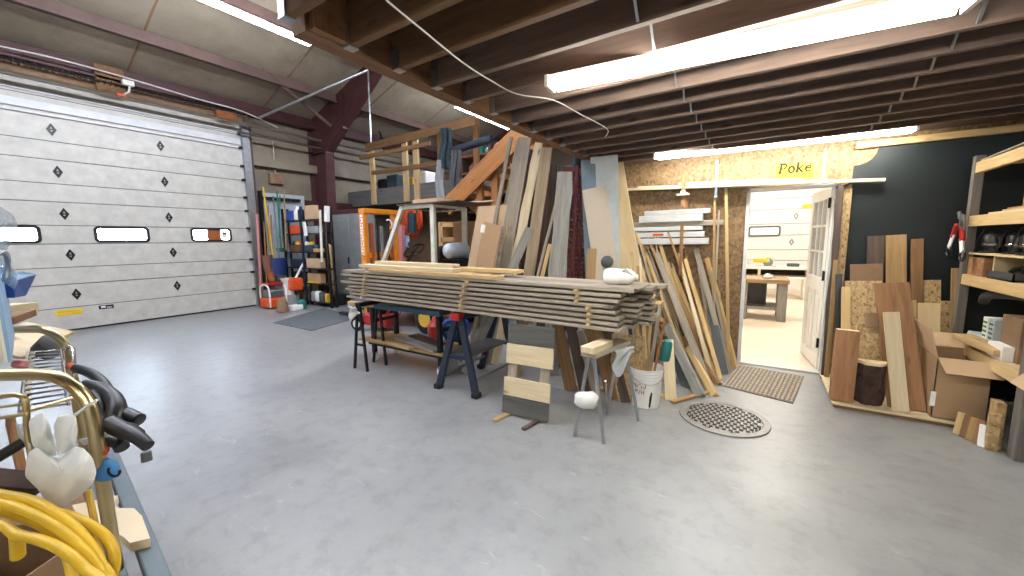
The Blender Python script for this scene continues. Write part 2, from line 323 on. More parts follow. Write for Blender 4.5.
# ---- sectional garage door in the left wall
GX = -10.3
d1 = sempty('door_1', (GX, 2, 0), 'white sectional overhead garage door with black diamond plates')
zs = [0, .42, .83, 1.13, 1.54, 1.86, 2.26, 2.57, 2.97, 3.28, 3.69, 4.0, 4.3]
WIN = [(.47, 1.21), (1.88, 2.60), (3.31, 4.03)]
for i in range(12):
    z0, z1 = zs[i]+.006, zs[i+1]-.006; s = MB()
    if i == 4:
        a = -.55
        for (y0, y1) in WIN+[(4.5, 4.5)]: s.box((GX-.04, a, z0), (GX, y0, z1)); a = y1
        for (y0, y1) in WIN: s.box((GX-.04, y0, z0), (GX, y1, 1.585)); s.box((GX-.04, y0, 1.83), (GX, y1, z1))
    else: s.box((GX-.04, -.55, z0), (GX, 4.45, z1))
    zm = (z0+z1)/2
    if i % 2 == 1 or i == 0: s.box((GX, -.55, zm-.004), (GX+.003, 4.45, zm+.004))
    s.obj('door_section', 'white', d1, .006)
s = MB()
for z in zs[1:-1]: s.box((GX-.03, -.55, z-.007), (GX-.012, 4.45, z+.007))
s.obj('section_joint', 'dgrey', d1)
def rrect(w, h, r, n=4):
    pts = []
    for cx, cy, a in ((w/2-r, h/2-r, 0), (-w/2+r, h/2-r, 90), (-w/2+r, -h/2+r, 180), (w/2-r, -h/2+r, 270)):
        for k in range(n+1): an = math.radians(a+90*k/n); pts.append((cx+r*math.cos(an), cy+r*math.sin(an)))
    return pts
TX = lambda x, y, z: Matrix(((0,0,1,x),(1,0,0,y),(0,1,0,z),(0,0,0,1)))     # local xy plane onto world yz, extrude +x
def ringprism(s, po, pi, h, T):
    n = len(po); vs = []
    for z in (0, h): vs += [(x, y, z) for x, y in po]+[(x, y, z) for x, y in pi]
    fs = []
    for i in range(n):
        j = (i+1) % n
        fs += [(i, j, n+j, n+i), (2*n+i, 2*n+n+i, 2*n+n+j, 2*n+j), (i, 2*n+i, 2*n+j, j), (n+i, n+j, 3*n+j, 3*n+i)]
    return s.add(vs, fs, T)
for k, (y0, y1) in enumerate(WIN):
    w = y1-y0; T = TX(GX-.02, (y0+y1)/2, 1.707)
    f = ringprism(MB(), rrect(w+.05, .30, .07), rrect(w-.04, .215, .04), .03, T).obj('window_frame', 'black', d1)
    MB().cbox((GX-.03, (y0+y1)/2, 1.707), (.006, w, .245)).obj('window_pane', 'pane', f)
    if k == 2:
        MB().cbox((GX-.015, 3.72, 1.707), (.004, .26, .235)).obj('brown_paper_patch', 'rust', f)
        t = MB().cbox((GX-.015, 3.92, 1.707), (.003, .11, .15)).obj('sticker', 'label', f); MB().cbox((GX-.0125, 3.92, 1.74), (.003, .09, .04)).obj('red_print', 'red', f)
for z in (.645, 1.345, 2.06, 2.775, 3.475):
    for y in (.1, 1.53, 2.96):
        s = ringprism(MB(), [(.06, 0), (0, .105), (-.06, 0), (0, -.105)], [(.022, .0), (0, .05), (-.022, 0), (0, -.05)], .012, TX(GX, y, z))
        s.cbox((GX+.008, y, z), (.012, .09, .022)).cbox((GX+.008, y, z-.04), (.012, .05, .012)); s.obj('diamond_plate', 'black', d1)
s = MB()
for z, h in ((3.83, .13), (3.7, .03), (4.05, .02)): s.box((GX, -.5, z-h/2), (GX+.05, 4.4, z+h/2))
s.obj('strut', 'trimw', d1, .004)
MB().box((GX-.03, -.55, 0), (GX+.01, 4.45, .03)).obj('bottom_seal', 'rubber', d1)
s = MB().cbox((GX+.002, 1.41, .335), (.004, .32, .1)); st = s.obj('yellow_warning_sticker', 'yellowp', d1)
s = MB()
for k in range(9): s.cbox((GX+.005, 1.28+k*.032, .35), (.002, .022, .018))
for k in range(7): s.cbox((GX+.005, 1.30+k*.036, .315), (.002, .025, .01))
s.obj('print', 'gold', st)
st = MB().cbox((GX+.002, 1.88, .36), (.004, .2, .07)).obj('maker_sticker', 'black', d1); MB().cbox((GX+.005, 1.84, .365), (.002, .06, .03)).cbox((GX+.005, 1.92, .352), (.002, .07, .012)).obj('print', 'label', st)
s = MB().box((-10.28, 4.42, 0), (-10.16, 4.47, 4.25)).box((-10.17, 4.40, 0), (-10.14, 4.55, 4.25)); t = s.obj('track', 'galv', d1)
s = MB()
for z in zs[1:-1]: s.cbox((-10.22, 4.40, z), (.08, .1, .05)); s.tube([(-10.2, 4.36, z), (-10.2, 4.5, z)], .012, 6)
s.obj('roller', 'blackm', t)
struct(MB().box((-10.42, 4.5, 0), (-10.2, 4.62, 4.4)).obj('trim_1', 'dkw'))
struct(MB().box((-10.42, -.6, 4.28), (-10.26, 4.6, 4.5)).obj('trim_2', 'oaky', recentre=False))
# ---- door hardware over the door
t = thing('torsion_spring', 'dark torsion spring shaft running above the white garage door', 'spring', (-10.1, 2.3, 4.4))
MB().tube([(-10.1, -.5, 4.42), (-10.1, 4.5, 4.42)], .016, 8).obj('shaft', 'blackm', t)
pts = [(-10.1+.045*math.cos(k*.9), .4+k*.0105, 4.42+.045*math.sin(k*.9)) for k in range(340)]
MB().tube(pts, .007, 4).obj('coil', 'blackm', t)
tag(MB().box((-10.2, 2.12, 4.22), (-10.12, 2.5, 4.72)).obj('wood_block', 'brownw', None, .006), 'brown square wood block bolted above the garage door centre', 'wood block')
tag(MB().box((-10.2, 3.92, 4.2), (-10.1, 4.28, 4.38)).obj('wood_block', 'rust', None, .006), 'small orange-brown wood block over the garage door right corner', 'wood block')
q = P(128, 85, x=-9.95); t = thing('door_sensor', 'white sensor bracket with orange tip hanging over the garage door', 'sensor', q)
MB().cbox(q+V((0, 0, .03)), (.1, .16, .09)).obj('bracket', 'offw', t, .01); MB().tube([q+V((0, .02, 0)), q+V((.02, 0, -.12)), q+V((.04, -.08, -.2))], .018, 6).obj('arm', 'offw', t); MB().cbox(q+V((.04, -.12, -.22)), (.05, .12, .05)).obj('orange_tip', 'orange2', t, .008)
tag(MB().tube([(-9.95, -1, 4.17), (-9.95, 12.3, 4.17)], .035, 8).obj('pipe', 'conduit', smooth=True), 'long grey brown pipe running along the wall above the garage door', 'pipe')
tag(MB().tube([(-9.98, 4.3, 3.98), (-9.98, 12.3, 3.98)], .025, 8).obj('pipe', 'dkw', smooth=True), 'dark thin pipe running under the long grey brown pipe', 'pipe')
tag(MB().tube(smooth_path([(-10.1, -.5, 4.62), (-10.1, .8, 4.58), (-10.05, 1.7, 4.6), (-10.05, 2.7, 4.56), (-10.05, 3.6, 4.5), (-10.05, 4.4, 4.47), (-10.1, 5.2, 4.3)], 6), .014, 6).obj('cable', 'cable', smooth=True), 'pale cable sagging along the beam above the garage door', 'cable')
a, b = P(259, 118, x=-9.9), P(368, 70, y=6.0)
tag(MB().tube([a, b], .03, 8).obj('conduit', 'galv'), 'grey diagonal conduit crossing in front of the maroon steel frame', 'conduit')
tag(MB().tube([b, P(371, 142, y=6.0)], .018, 6).obj('conduit', 'galv'), 'thin vertical conduit dropping from the end of the diagonal conduit', 'conduit')
a, b = P(259, 66, x=-9.2), P(331, 126, y=6.05)
struct(MB().tube([a, b], .04, 6).obj('frame_brace', 'maroonp'))
a, b = P(388, 92, y=8.0), P(421, 91, y=8.0)
tag(MB().tube([P(421, 91, y=8.2), P(378, 124, y=8.2), P(384, 150, y=8.2)], .025, 6).obj('pipe', 'black'), 'black bent pipe hanging from the roof beside the loft', 'pipe')
# ---- mezzanine
struct(MB().box((-1.83, 1.04, 2.42), (-1.73, YB, 2.71)).box((-1.83, -3.2, 2.56), (-1.75, 1.04, 2.71)).obj('ceiling_beam', 'beam', recentre=True))
struct(MB().box((-1.83, -3.2, 2.71), (2.6, 5.4, 2.74)).obj('ceiling', 'deck', recentre=True))
ys = [1.245+.293*k for k in range(-15, 13)]
for i, y in enumerate(ys):
    j = struct(MB().box((-1.73, y-.019, 2.42), (2.6, y+.019, 2.71)).obj('ceiling_joist', 'joistw' if y < 1.6 else 'joist', None, .002))
    s = MB().cbox((-1.705, y, 2.417), (.05, .055, .006)).cbox((-1.705, y-.023, 2.47), (.05, .004, .1)).cbox((-1.705, y+.023, 2.47), (.05, .004, .1)); s.obj('hanger', 'galv', j)
    if y > .5 and i < len(ys)-1:
        for x in (-.52, .735):
            s = MB(); y2 = ys[i+1]
            for (za, zb, dx) in ((2.43, 2.69, -.012), (2.69, 2.43, .012)): s.tube([(x+dx, y+.019, za), (x+dx, y2-.019, zb)], .008, 4)
            s.obj('bridging', 'galv', j)
s = MB()
for y in (1.08,): pass
struct(MB().box((-1.73, 1.06, 2.43), (-1.69, 1.23, 2.7)).obj('blocking', 'cedar'))
struct(MB().box((-1.73, 5.0, 2.47), (2.6, YB+.02, 2.71)).obj('ceiling_ledger', 'joist'))
# ---- OSB partition with the doorway
s = MB().box((-1.85, YB, 0), (-.19, YB+.1, 2.42)).box((-.19, YB, 2.045), (.62, YB+.1, 2.42)).box((.62, YB, 0), (XR, YB+.1, 2.42)).box((-1.85, YB+.02, 2.42), (XR, YB+.1, 3.4))
struct(s.obj('wall_back', 'osb', recentre=False))
struct(bar('trim_3', 'pine', (.72, YB-.03, 2.385), (XR, YB-.03, 2.385), .06, .05, (0, -1, 0)))
s = MB()
for x in (-.19, .585): s.box((x, YB-.015, 0), (x+.035, YB+.12, 2.045))
s.box((-.19, YB-.015, 2.01), (.62, YB+.12, 2.045)); struct(s.obj('trim_4', 'trimw', None, .003))
struct(MB().box((-.155, YB-.02, 0), (.585, YB+.14, .02)).obj('trim_5', 'white', None, .004))
# dark green board on the wall, its upper left corner cut in a curve
poly = [(.72, .02), (2.58, .02), (2.58, 2.36), (.90, 2.36)]+[(.72+.18*math.cos(a), 2.36-.17+.17*math.sin(a)*0-.17*(1-math.cos(a))*0) for a in ()]
cv = [(.90-.02*k, 2.36-.17*(1-math.sqrt(max(0, 1-(k/9)**2)))) for k in range(1, 9)]
poly += [(.885, 2.30), (.855, 2.25), (.81, 2.215), (.76, 2.2), (.72, 2.195)]
struct(MB().prism(poly, .015, Matrix(((1,0,0,0),(0,0,-1,YB-.002),(0,1,0,0),(0,0,0,1)))).obj('wall_panel', 'dgreen', recentre=False), 'dark green painted board covering the back wall')
# ---- white door standing open into the far room
a, b = V((.575, YB+.12, 0)), V((.475, YB+.12+.72, 0)); u = (b-a).normalized(); w = (b-a).length; n = V((u.y, -u.x, 0))
D = Matrix(((u.x, n.x, 0, a.x), (u.y, n.y, 0, a.y), (0, 0, 1, .02), (0, 0, 0, 1)))
d2 = sempty('door_2', a, 'white door with nine panes standing open into the far room')
s = MB(); t_ = .044; x0, x1, zb, zt = .1, w-.1, 1.02, 1.88
s.box((0, 0, 0), (x0, t_, 2.0), D).box((x1, 0, 0), (w, t_, 2.0), D).box((x0, 0, 0), (x1, t_, .14), D).box((x0, 0, .86), (x1, t_, zb), D).box((x0, 0, zt), (x1, t_, 2.0), D).box((w/2-.04, 0, .14), (w/2+.04, t_, .86), D)
for c0, c1 in ((x0, w/2-.04), (w/2+.04, x1)): s.box((c0, .012, .14), (c1, t_-.012, .86), D); s.box((c0+.04, .004, .2), (c1-.04, t_-.004, .8), D)
s.obj('door_leaf', 'doorw', d2, .003)
s = MB(); wd = x1-x0
for k in (1, 2): s.box((x0+wd*k/3-.012, .004, zb), (x0+wd*k/3+.012, t_-.004, zt), D); s.box((x0, .004, zb+(zt-zb)*k/3-.012), (x1, t_-.004, zb+(zt-zb)*k/3+.012), D)
s.obj('muntin', 'doorw', d2); MB().box((x0, .018, zb), (x1, .026, zt), D).obj('pane', 'pane', d2)
for z in (.25, 1.0, 1.78): MB().box((-.02, -.012, z), (.02, .0, z+.1), D).tube([D @ V((-.005, -.012, z-.005)), D @ V((-.005, -.012, z+.105))], .009, 8).obj('hinge', 'blackm', d2)
tag(MB().tube([(.60, YB-.02, 1.99), (.66, YB-.05, 2.0), (.72, YB-.06, 2.03)], .014, 6).obj('door_closer_arm', 'black'), 'black closer arm at the upper right corner of the doorway', 'door closer')
# ---- far room
s = MB().box((-1.9, 5.36, 0), (-1.8, 13.6, 3.4)); struct(s.obj('wall_side', 'doorw', recentre=False)); struct(MB().box((2.55, 5.36, 0), (2.6, 13.6, 3.4)).obj('wall_side', 'doorw', recentre=False))
struct(MB().box((-1.9, 5.36, 3.4), (2.6, 13.6, 3.45)).obj('ceiling', 'offw', recentre=False))
struct(MB().box((-1.8, 13.5, 0), (2.55, 13.6, 3.4)).obj('wall_far', 'doorw', recentre=False))
d3 = sempty('door_3', (0, 13.45, 0), 'white sectional garage door at the end of the far room')
for i in range(9):
    s = MB(); z0, z1 = zs[i]+.008, zs[i+1]-.008
    s.box((-1.7, 13.42, z0), (2.4, 13.47, z1)); s.obj('door_section', 'doorw', d3, .008)
s = MB()
for z in zs[1:9]: s.box((-1.7, 13.44, z-.008), (2.4, 13.46, z+.008))
s.obj('section_joint', 'steel', d3)
TY = lambda x, y, z: Matrix(((1,0,0,x),(0,0,-1,y),(0,1,0,z),(0,0,0,1)))
f = ringprism(MB(), rrect(.78, .3, .07), rrect(.7, .215, .04), .03, TY(.0, 13.42, 1.66)).obj('window_frame', 'dgrey', d3)
MB().prism(rrect(.74, .25, .05), .01, TY(0, 13.41, 1.66)).obj('window_pane', 'jug', f)
for z in (1.345, 2.06):
    ringprism(MB(), [(.06, 0), (0, .105), (-.06, 0), (0, -.105)], [(.022, .0), (0, .05), (-.022, 0), (0, -.05)], .012, TY(.72 if z > 2 else .66, 13.42, z)).obj('diamond_plate', 'steel', d3)
MB().cbox((1.05, 13.415, 2.32), (.42, .006, .09)).obj('yellow_warning_sticker', 'yellowp', d3)
struct(MB().box((-.2, 9.0, 2.1), (.0, 9.1, 3.4)).obj('trim_6', 'offw')); 
# ================================================================ lamps
def strip(a, b, label, group=None, w=.12, lit='tubelit'):
    a, b = V(a), V(b); L = (b-a).length; F = frame(b-a, (0, 0, 1)).to_4x4(); F.translation = (a+b)/2
    t = thing('ceiling_light', label, 'light fixture', (a+b)/2, group)
    s = MB(); prof = [(-.022, -.02), (-.035, .012), (-.035, .03), (.035, .03), (.035, .012), (.022, -.02)]
    n = len(prof); vs = [(x, y, z) for x in (-L/2, L/2) for y, z in prof]; fs = [tuple(range(n)), tuple(range(2*n-1, n-1, -1))]+[(i, i+n, (i+1) % n+n, (i+1) % n) for i in range(n)]
    s.add(vs, fs, F); s.obj('housing', 'white', t)
    for y in (-.042, .042): MB().tube([F @ V((-L/2+.03, y, -.022)), F @ V((L/2-.03, y, -.022))], .0165, 10).obj('tube', lit, t, smooth=True)
    for x in (-L/2, L/2): MB().cbox((x, 0, -.006), (.02, w, .06), F).obj('end_cap', 'offw', t)
    return t
strip(P(550, 87, z=2.365)+V((0, 0, .022)), P(973, 2, z=2.365)+V((0, 0, .022)), 'bright twin-tube strip light under the joists nearest the camera')
strip(P(655, 158, z=2.415)+V((0, 0, .022)), P(915, 130, z=2.415)+V((0, 0, .022)), 'bright twin-tube strip light close to the OSB wall')
for y in (-.5, -2.2): strip((.1, y, 2.35), (2.5, y, 2.35), 'twin-tube strip light under the joists behind the camera', 'strip lights behind the camera')
strip((-6.5, 1.55, 4.79), (-6.5, 3.98, 4.79), 'strip light in the high bay left of the wooden beam, nearest', lit='tubebay')
strip((-6.5, 7.6, 4.79), (-6.5, 10.0, 4.79), 'strip light in the high bay above the loft railing', lit='tubebay')
for y in (-2.2,): strip((-6.5, y, 4.79), (-6.5, y+2.4, 4.79), 'strip light in the high bay behind the camera', lit='tubebay')
for y in (-2.4, .6, 3.6): strip((-3.9, y, 5.2), (-3.9, y+2.4, 5.2), 'added unseen strip light brightening the bay, hidden above the mezzanine beam', 'added unseen strip lights brightening the bay', lit='tubebay')  # extra row hidden by the beam, added to brighten the bay
for y in (7.2, 10.6): strip((-.9, y, 3.3), (1.5, y, 3.3), 'strip light on the far room ceiling', 'far room strip lights', lit='tubefar')
# ================================================================ drain and mats
c0 = P(723, 418, z=0); c0 = V((c0.x, c0.y, 0)); RD = .30
t = thing('drain_cover', 'round cast iron drain grate with slots set in the concrete floor', 'drain cover', c0)
s = MB(); n = 40; po = [(RD*1.12*math.cos(2*math.pi*k/n), RD*1.12*math.sin(2*math.pi*k/n)) for k in range(n)]; pi = [(RD*.94*math.cos(2*math.pi*k/n), RD*.94*math.sin(2*math.pi*k/n)) for k in range(n)]
ringprism(s, po, pi, .012, Matrix.Translation(c0)); s.obj('rim', 'iron', t, .004, recentre=False)
s = MB(); st = .046; g = 13
for i in range(-g, g+1):
    for j in range(-g, g+1):
        x, y = i*st+(st/2 if j % 2 else 0), j*st
        if math.hypot(x, y) > RD*.95: continue
        hx, hy = (.0145, .0185) if math.hypot(x, y) < RD*.88 else (0, 0)
        o = [(-st/2, -st/2), (st/2, -st/2), (st/2, st/2), (-st/2, st/2)]
        vs = [(c0.x+x+a, c0.y+y+b, .009) for a, b in o]
        if hx:
            inn = [(-hx, -hy), (hx, -hy), (hx, hy), (-hx, hy)]
            vs += [(c0.x+x+a, c0.y+y+b, .009) for a, b in inn]+[(c0.x+x+a, c0.y+y+b, .002) for a, b in inn]
            s.add(vs, [(k, (k+1) % 4, 4+(k+1) % 4, 4+k) for k in range(4)]+[(4+k, 4+(k+1) % 4, 8+(k+1) % 4, 8+k) for k in range(4)])
        else: s.add(vs, [(0, 1, 2, 3)])
s.obj('grate', 'iron', t); MB().lathe([(RD, .001), (RD, .003)], 32, Matrix.Translation(c0)).obj('drain_hole', 'hole', t)
q = [P(721, 386, z=0), P(793, 404, z=0), P(804, 377, z=0), P(738, 365, z=0)]; q = [V((p.x, p.y, 0)) for p in q]
t = thing('door_mat', 'beige grey ribbed mat lying in front of the doorway', 'mat', (q[0]+q[2])/2)
MB().add([p for p in q]+[p+V((0, 0, .008)) for p in q], [(3,2,1,0),(4,5,6,7)]+[(k, (k+1) % 4, 4+(k+1) % 4, 4+k) for k in range(4)]).obj('base', 'matr2', t)
s = MB()
for k in range(17):
    u = (k+.5)/17
    for h in range(14):
        v0, v1 = .03+h*.068, .03+h*.068+.05; a = q[0].lerp(q[1], u); b = q[3].lerp(q[2], u); w = (q[1]-q[0])/17*.3
        p0 = a.lerp(b, v0); p1 = a.lerp(b, v1); s.add([p0-w+V((0,0,.008)), p0+w+V((0,0,.008)), p1+w+V((0,0,.008)), p1-w+V((0,0,.008)), p0-w*.7+V((0,0,.013)), p0+w*.7+V((0,0,.013)), p1+w*.7+V((0,0,.013)), p1-w*.7+V((0,0,.013))], [(4,5,6,7)]+[(k, (k+1) % 4, 4+(k+1) % 4, 4+k) for k in range(4)])
s.obj('rib', 'matr', t)
q = [P(273, 323, z=0), P(312, 331, z=0), P(357, 318, z=0), P(325, 308, z=0)]; q = [V((p.x, p.y, 0)) for p in q]
tag(MB().add(q+[p+V((0, 0, .012)) for p in q], [(3,2,1,0),(4,5,6,7)]+[(k, (k+1) % 4, 4+(k+1) % 4, 4+k) for k in range(4)]).obj('floor_mat', 'matg'), 'dark grey rubber mat lying flat on the floor near the shelves', 'mat')
# ================================================================ stack of rough sawn boards on sawhorses
SX0, SX1, SY0, SZ0, PIT_, NL = -4.2, -.89, 2.76, .812, .0432, 8; SLP = .011
rng = random.Random(3); rows = ['front', 'middle', 'back']
for L in range(NL):
    for r in range(3):
        y = SY0+.085+r*.172; z = SZ0+.0135+L*PIT_; x1 = SX1+[0, .10, .16][r]+rng.uniform(-.05, .05); x0 = SX0+rng.uniform(-.06, .14)
        if L == NL-1: x1 += .12
        if L < 2 and r == 0: x1 += .07
        o = bar('rough_board', 'stackw', (x0, y, z+SLP*(-.9-x0)), (x1, y, z+SLP*(-.9-x1)), .155, .0265, (0, 0, 1), bev=.003)
        o['label'] = f'rough grey brown board, {rows[r]} one in the {ORD[NL-1-L]} layer from the top of the stack'; o['category'] = 'board'; o['group'] = 'rough boards in the stickered stack'
for ci, (x, nm) in enumerate(((-3.84, 'left'), (-2.38, 'middle'), (-1.10, 'right'))):
    for L in range(NL-1):
        dx = rng.uniform(-.015, .015)+(.012*L if ci == 0 else .014*L if ci == 1 else -.09*(L > 3)); z = SZ0+.0268+L*PIT_+SLP*(-.9-x-dx)
        o = bar('stacking_stick', 'pine', (x+dx, SY0-.012-rng.random()*.01, z+.0082), (x+dx, SY0+.52, z+.0082), .028, .0162, (0, 0, 1), bev=0)
        o['label'] = f'thin pale spacer stick in the {nm} row, {ORD[NL-2-L]} gap from the stack top'; o['category'] = 'spacer stick'; o['group'] = 'spacer sticks between the stacked boards'
TOPZ = SZ0+.027+(NL-1)*PIT_; TZ = lambda x: TOPZ+SLP*(-.9-x)
for k, (xa, xb, dy, lv, mt_, lab) in enumerate(((-3.92, -2.2, .33, 0, 'pale', 'pale plank lying furthest back on top of the board stack'), (-3.9, -2.35, .17, 0, 'pine', 'pale plank lying behind the front one on top of the board stack'), (-3.7, -1.95, .06, 0, 'pine', 'thin pale plank along the front edge on top of the board stack'),
     (-3.95, -2.5, .12, 1, 'pale', 'short pale plank of the upper layer on top of the board stack, front'), (-3.85, -1.9, .29, 1, 'pine', 'longest pale plank of the upper layer on top of the board stack, back'), (-3.8, -2.6, .22, 2, 'pale', 'topmost pale plank lying over the other pale planks on the stack'))):
    o = bar('pale_plank', mt_, (xa, SY0+dy, TZ(xa)+.018+lv*.036), (xb, SY0+dy+(.03 if k == 4 else 0), TZ(xb)+.018+lv*.036), .13 if lv < 2 else .11, .034, (0, 0, 1), bev=.003)
    tag(o, lab, 'board', 'pale planks on top of the stack')
p = P(620, 279, y=SY0+.2); t = thing('plastic_jug', 'white plastic jug lying on its side on the right end of the stack', 'jug', (p.x, p.y, TOPZ))
T = axis((p.x-.13, p.y, TOPZ+.068), (1, 0.1, 0)); MB().lathe([(.02, 0), (.05, .008), (.063, .035), (.066, .09), (.061, .14), (.062, .17), (.055, .21), (.028, .24)], 16, T).obj('body', 'jug', t, smooth=True)
MB().lathe([(.02, .235), (.021, .262)], 12, T).obj('cap', 'jug', t); MB().tube([(p.x+.03, p.y-.03, TOPZ+.115), (p.x+.06, p.y-.04, TOPZ+.13), (p.x+.1, p.y-.02, TOPZ+.09)], .01, 6).obj('handle', 'jug', t, smooth=True)
tag(MB().box((-1.12, SY0+.02, TOPZ), (-.72, SY0+.34, TOPZ+.006)).obj('plastic_sheet', 'weath'), 'grey sheet under the white jug on the stack end', 'sheet')
# ---- blue topped steel bench on casters under the stack
by0, by1, bx0, bx1 = 2.98, 3.5, -4.43, -2.86
t = thing('rolling_bench', 'black steel rolling bench with worn blue top under the board stack', 'workbench', (-3.5, 3.2, 0))
MB().box((bx0, by0, .70), (bx1, by1, .758)).obj('bench_top', 'bluepaint', t, .004)
for x in (bx0+.36, bx1-.08):
    for y in (by0+.08, by1-.08):
        MB().cbox((x, y, .41), (.05, .05, .58)).obj('leg', 'blackm', t, .004)
        w_ = MB().lathe([(.02, -.018), (.05, -.018), (.055, 0), (.05, .018), (.02, .018)], 16, axis((x, y, .057), (0, 1, 0))).obj('caster', 'jug', t, smooth=True)
        MB().cbox((x, y, .1), (.04, .05, .04)).obj('caster_fork', 'steel', w_)
for y in (by0+.08, by1-.08): MB().cbox(((bx0+bx1)/2+.09, y, .235), (bx1-bx0-.35, .035, .05)).obj('rail', 'blackm', t)
for x in (bx0+.36, bx1-.08): MB().cbox((x, (by0+by1)/2, .52), (.035, by1-by0-.16, .04)).obj('rail', 'blackm', t)
tag(bar('plywood_shelf', 'tan', (bx0+.15, by0+.25, .27), (bx1+.02, by0+.25, .27), .5, .018, (0, 0, 1), bev=.002), 'tan plywood sheet resting on the lower rails of the rolling bench', 'shelf board')
tag(bar('grey_plank', 'greyw', (-3.8, by0+.30, .29), (-2.95, by0+.1, .295), .2, .022, (0, 0, 1)), 'wide grey plank lying on the plywood of the rolling bench', 'board')
tag(bar('grey_plank', 'dkw', (-3.7, by0+.40, .314), (-3.05, by0+.22, .318), .14, .02, (0, 0, 1)), 'dark plank on top of the wide grey plank on the bench shelf', 'board')
tag(bar('pale_strip', 'pine', (-4.05, by0+.05, .29), (-3.3, by0-.0, .29), .1, .018, (0, 0, 1)), 'pale strip along the front of the bench shelf', 'board')
tag(bar('wood_post', 'pine', P(350, 303, y=2.95), P(350, 303, y=2.95)+V((1.6, .28, 0)), .085, .05, (0, 0, 1), bev=.004), 'yellowish timber sticking out left between bench top and board stack', 'timber')
# ---- sawhorses
t = thing('sawhorse', 'navy plastic sawhorse with red end cap under the middle of the stack', 'sawhorse', (-2.47, 3.2, 0))
fa, fb = P(440, 383, z=0), P(481, 393, z=0); top = V((-2.47, 2.84, .765)); dy = V((0, .72, 0))
MB().box((top.x-.045, 2.80, .73), (top.x+.045, 3.62, .80)).obj('rail', 'navy', t, .008)
MB().box((top.x-.055, 2.775, .735), (top.x+.055, 2.86, .808)).obj('end_cap', 'red', t, .008)
for f in (V((-2.73, 2.80, 0)), V((-2.24, 2.80, 0))):
    for o_ in (V(), dy):
        g_ = f+o_; a_ = top+o_+V((.03 if f.x > top.x else -.03, 0, 0)); a_.z = .76
        l = bar('leg', 'navy', g_, a_, .075, .045, (0, -1, 0), t, .008, .85); MB().cbox(g_+V((0, 0, .025)), (.07, .085, .05)).obj('foot', 'rubber', l, .008)
for y in (2.83, 3.52): MB().box((-2.6, y-.015, .34), (-2.34, y+.015, .38)).obj('cross_bar', 'navy', t, .004)
MB().box((-2.62, 2.84, .375), (-2.32, 3.5, .39)).obj('tray', 'dgrey', t, .004)
for sx in (-1, 1): MB().tube([(-2.47+sx*.2, 2.82, .16), (-2.47+sx*.2, 3.52, .16)], .014, 6).obj('spreader', 'steel', t)
t = thing('sawhorse', 'narrow black metal sawhorse under the left end of the board stack', 'sawhorse', (-3.92, 2.95, 0))
MB().box((-3.96, 2.74, .755), (-3.88, 3.1, .80)).obj('rail', 'blackm', t, .004)
for sx in (-1, 1):
    for y in (2.76, 3.03): bar('leg', 'blackm', (-3.92+sx*.12, y-.02, 0), (-3.92+sx*.02, y, .76), .03, .025, (0, -1, 0), t)
MB().cbox((-3.92, 2.755, .3), (.16, .02, .025)).obj('cross_bar', 'blackm', t)
s = MB().sheet(lambda u, v: (-4.05+.16*u+.02*math.sin(9*v), 2.70+.04*math.sin(6*u+2*v), .76-.2*v*(.7+.3*math.sin(5*u))), 8, 8, .006)
tag(s.obj('rag', 'cloth', smooth=True), 'crumpled white rag hanging from the left sawhorse end', 'rag')
# ---- leaning panel of planks on two stringers
pb0, pb1 = V((-1.83, 2.65, 0.02)), V((-1.40, 2.68, 0.02)); up = V((0.03, .085, .74)); N = (pb1-pb0).cross(up).normalized()*1
if N.y > 0: N = -N
t = thing('slatted_pallet', 'ladder-like pallet of pale and dark planks leaning on the board stack', 'panel', pb0.lerp(pb1, .5))
for k, (v0, v1, mt_) in enumerate(((0, .20, 'charcoal'), (.21, .42, 'pale'), (.585, .81, 'pale'), (.815, 1.04, 'charcoal'))):
    vm = (v0+v1)/2; bar('slat', mt_, pb0+up*vm+N*.012, pb1+up*vm+N*.012, up.length*(v1-v0), .02, N, t, .003)
for u in (.14, .84): a = pb0.lerp(pb1, u); bar('stringer', 'weath', a-N*.012, a+up*1.02-N*.012, .085, .026, N, t, .003)
for x, lab, mt_ in ((-1.80, 'pale scrap of wood under the left foot of the slatted pallet', 'pine'), (-1.52, 'dark scrap of wood under the right foot of the slatted pallet', 'dkw')):
    tag(bar('wood_scrap', mt_, (x, 2.48, .011), (x+.03, 2.68, .011), .035, .02, (0, 0, 1)), lab, 'wood scrap')
# ---- folding metal sawhorse
A, B = P(592, 352, y=2.62), V((-.93, 3.12, .66)); A = V((-1.03, 2.60, .66))
t = thing('folding_sawhorse', 'grey metal folding sawhorse with plank top beside the white bucket', 'sawhorse', (-.98, 2.8, 0))
bar('top_plank', 'weath', A, B, .13, .035, (0, 0, 1), t, .004)
fl, fr = V((-1.14, 2.62, 0)), V((-.91, 2.62, 0))
for (f, a_) in ((fl, A+V((-.02, .06, -.02))), (fr, A+V((.02, .06, -.02))), (V((-1.05, 3.10, 0)), B+V((-.02, -.06, -.02))), (V((-.79, 3.12, 0)), B+V((.03, -.06, -.02)))):
    bar('leg', 'galv', f, a_, .022, .022, (0, -1, 0), t)
MB().tube([fl.lerp(A, .45), fr.lerp(A, .45)], .008, 6).obj('brace', 'galv', t); MB().tube([V((-1.05, 3.10, .06)), V((-.93, 2.7, .45))], .008, 6).obj('brace', 'galv', t)
tag(bar('short_board', 'pale', A+V((-.0, -.03, .043)), A.lerp(B, .5)+V((0, 0, .043)), .105, .05, (0, 0, 1), bev=.006), 'short pale plank lying on the folding metal sawhorse', 'board')
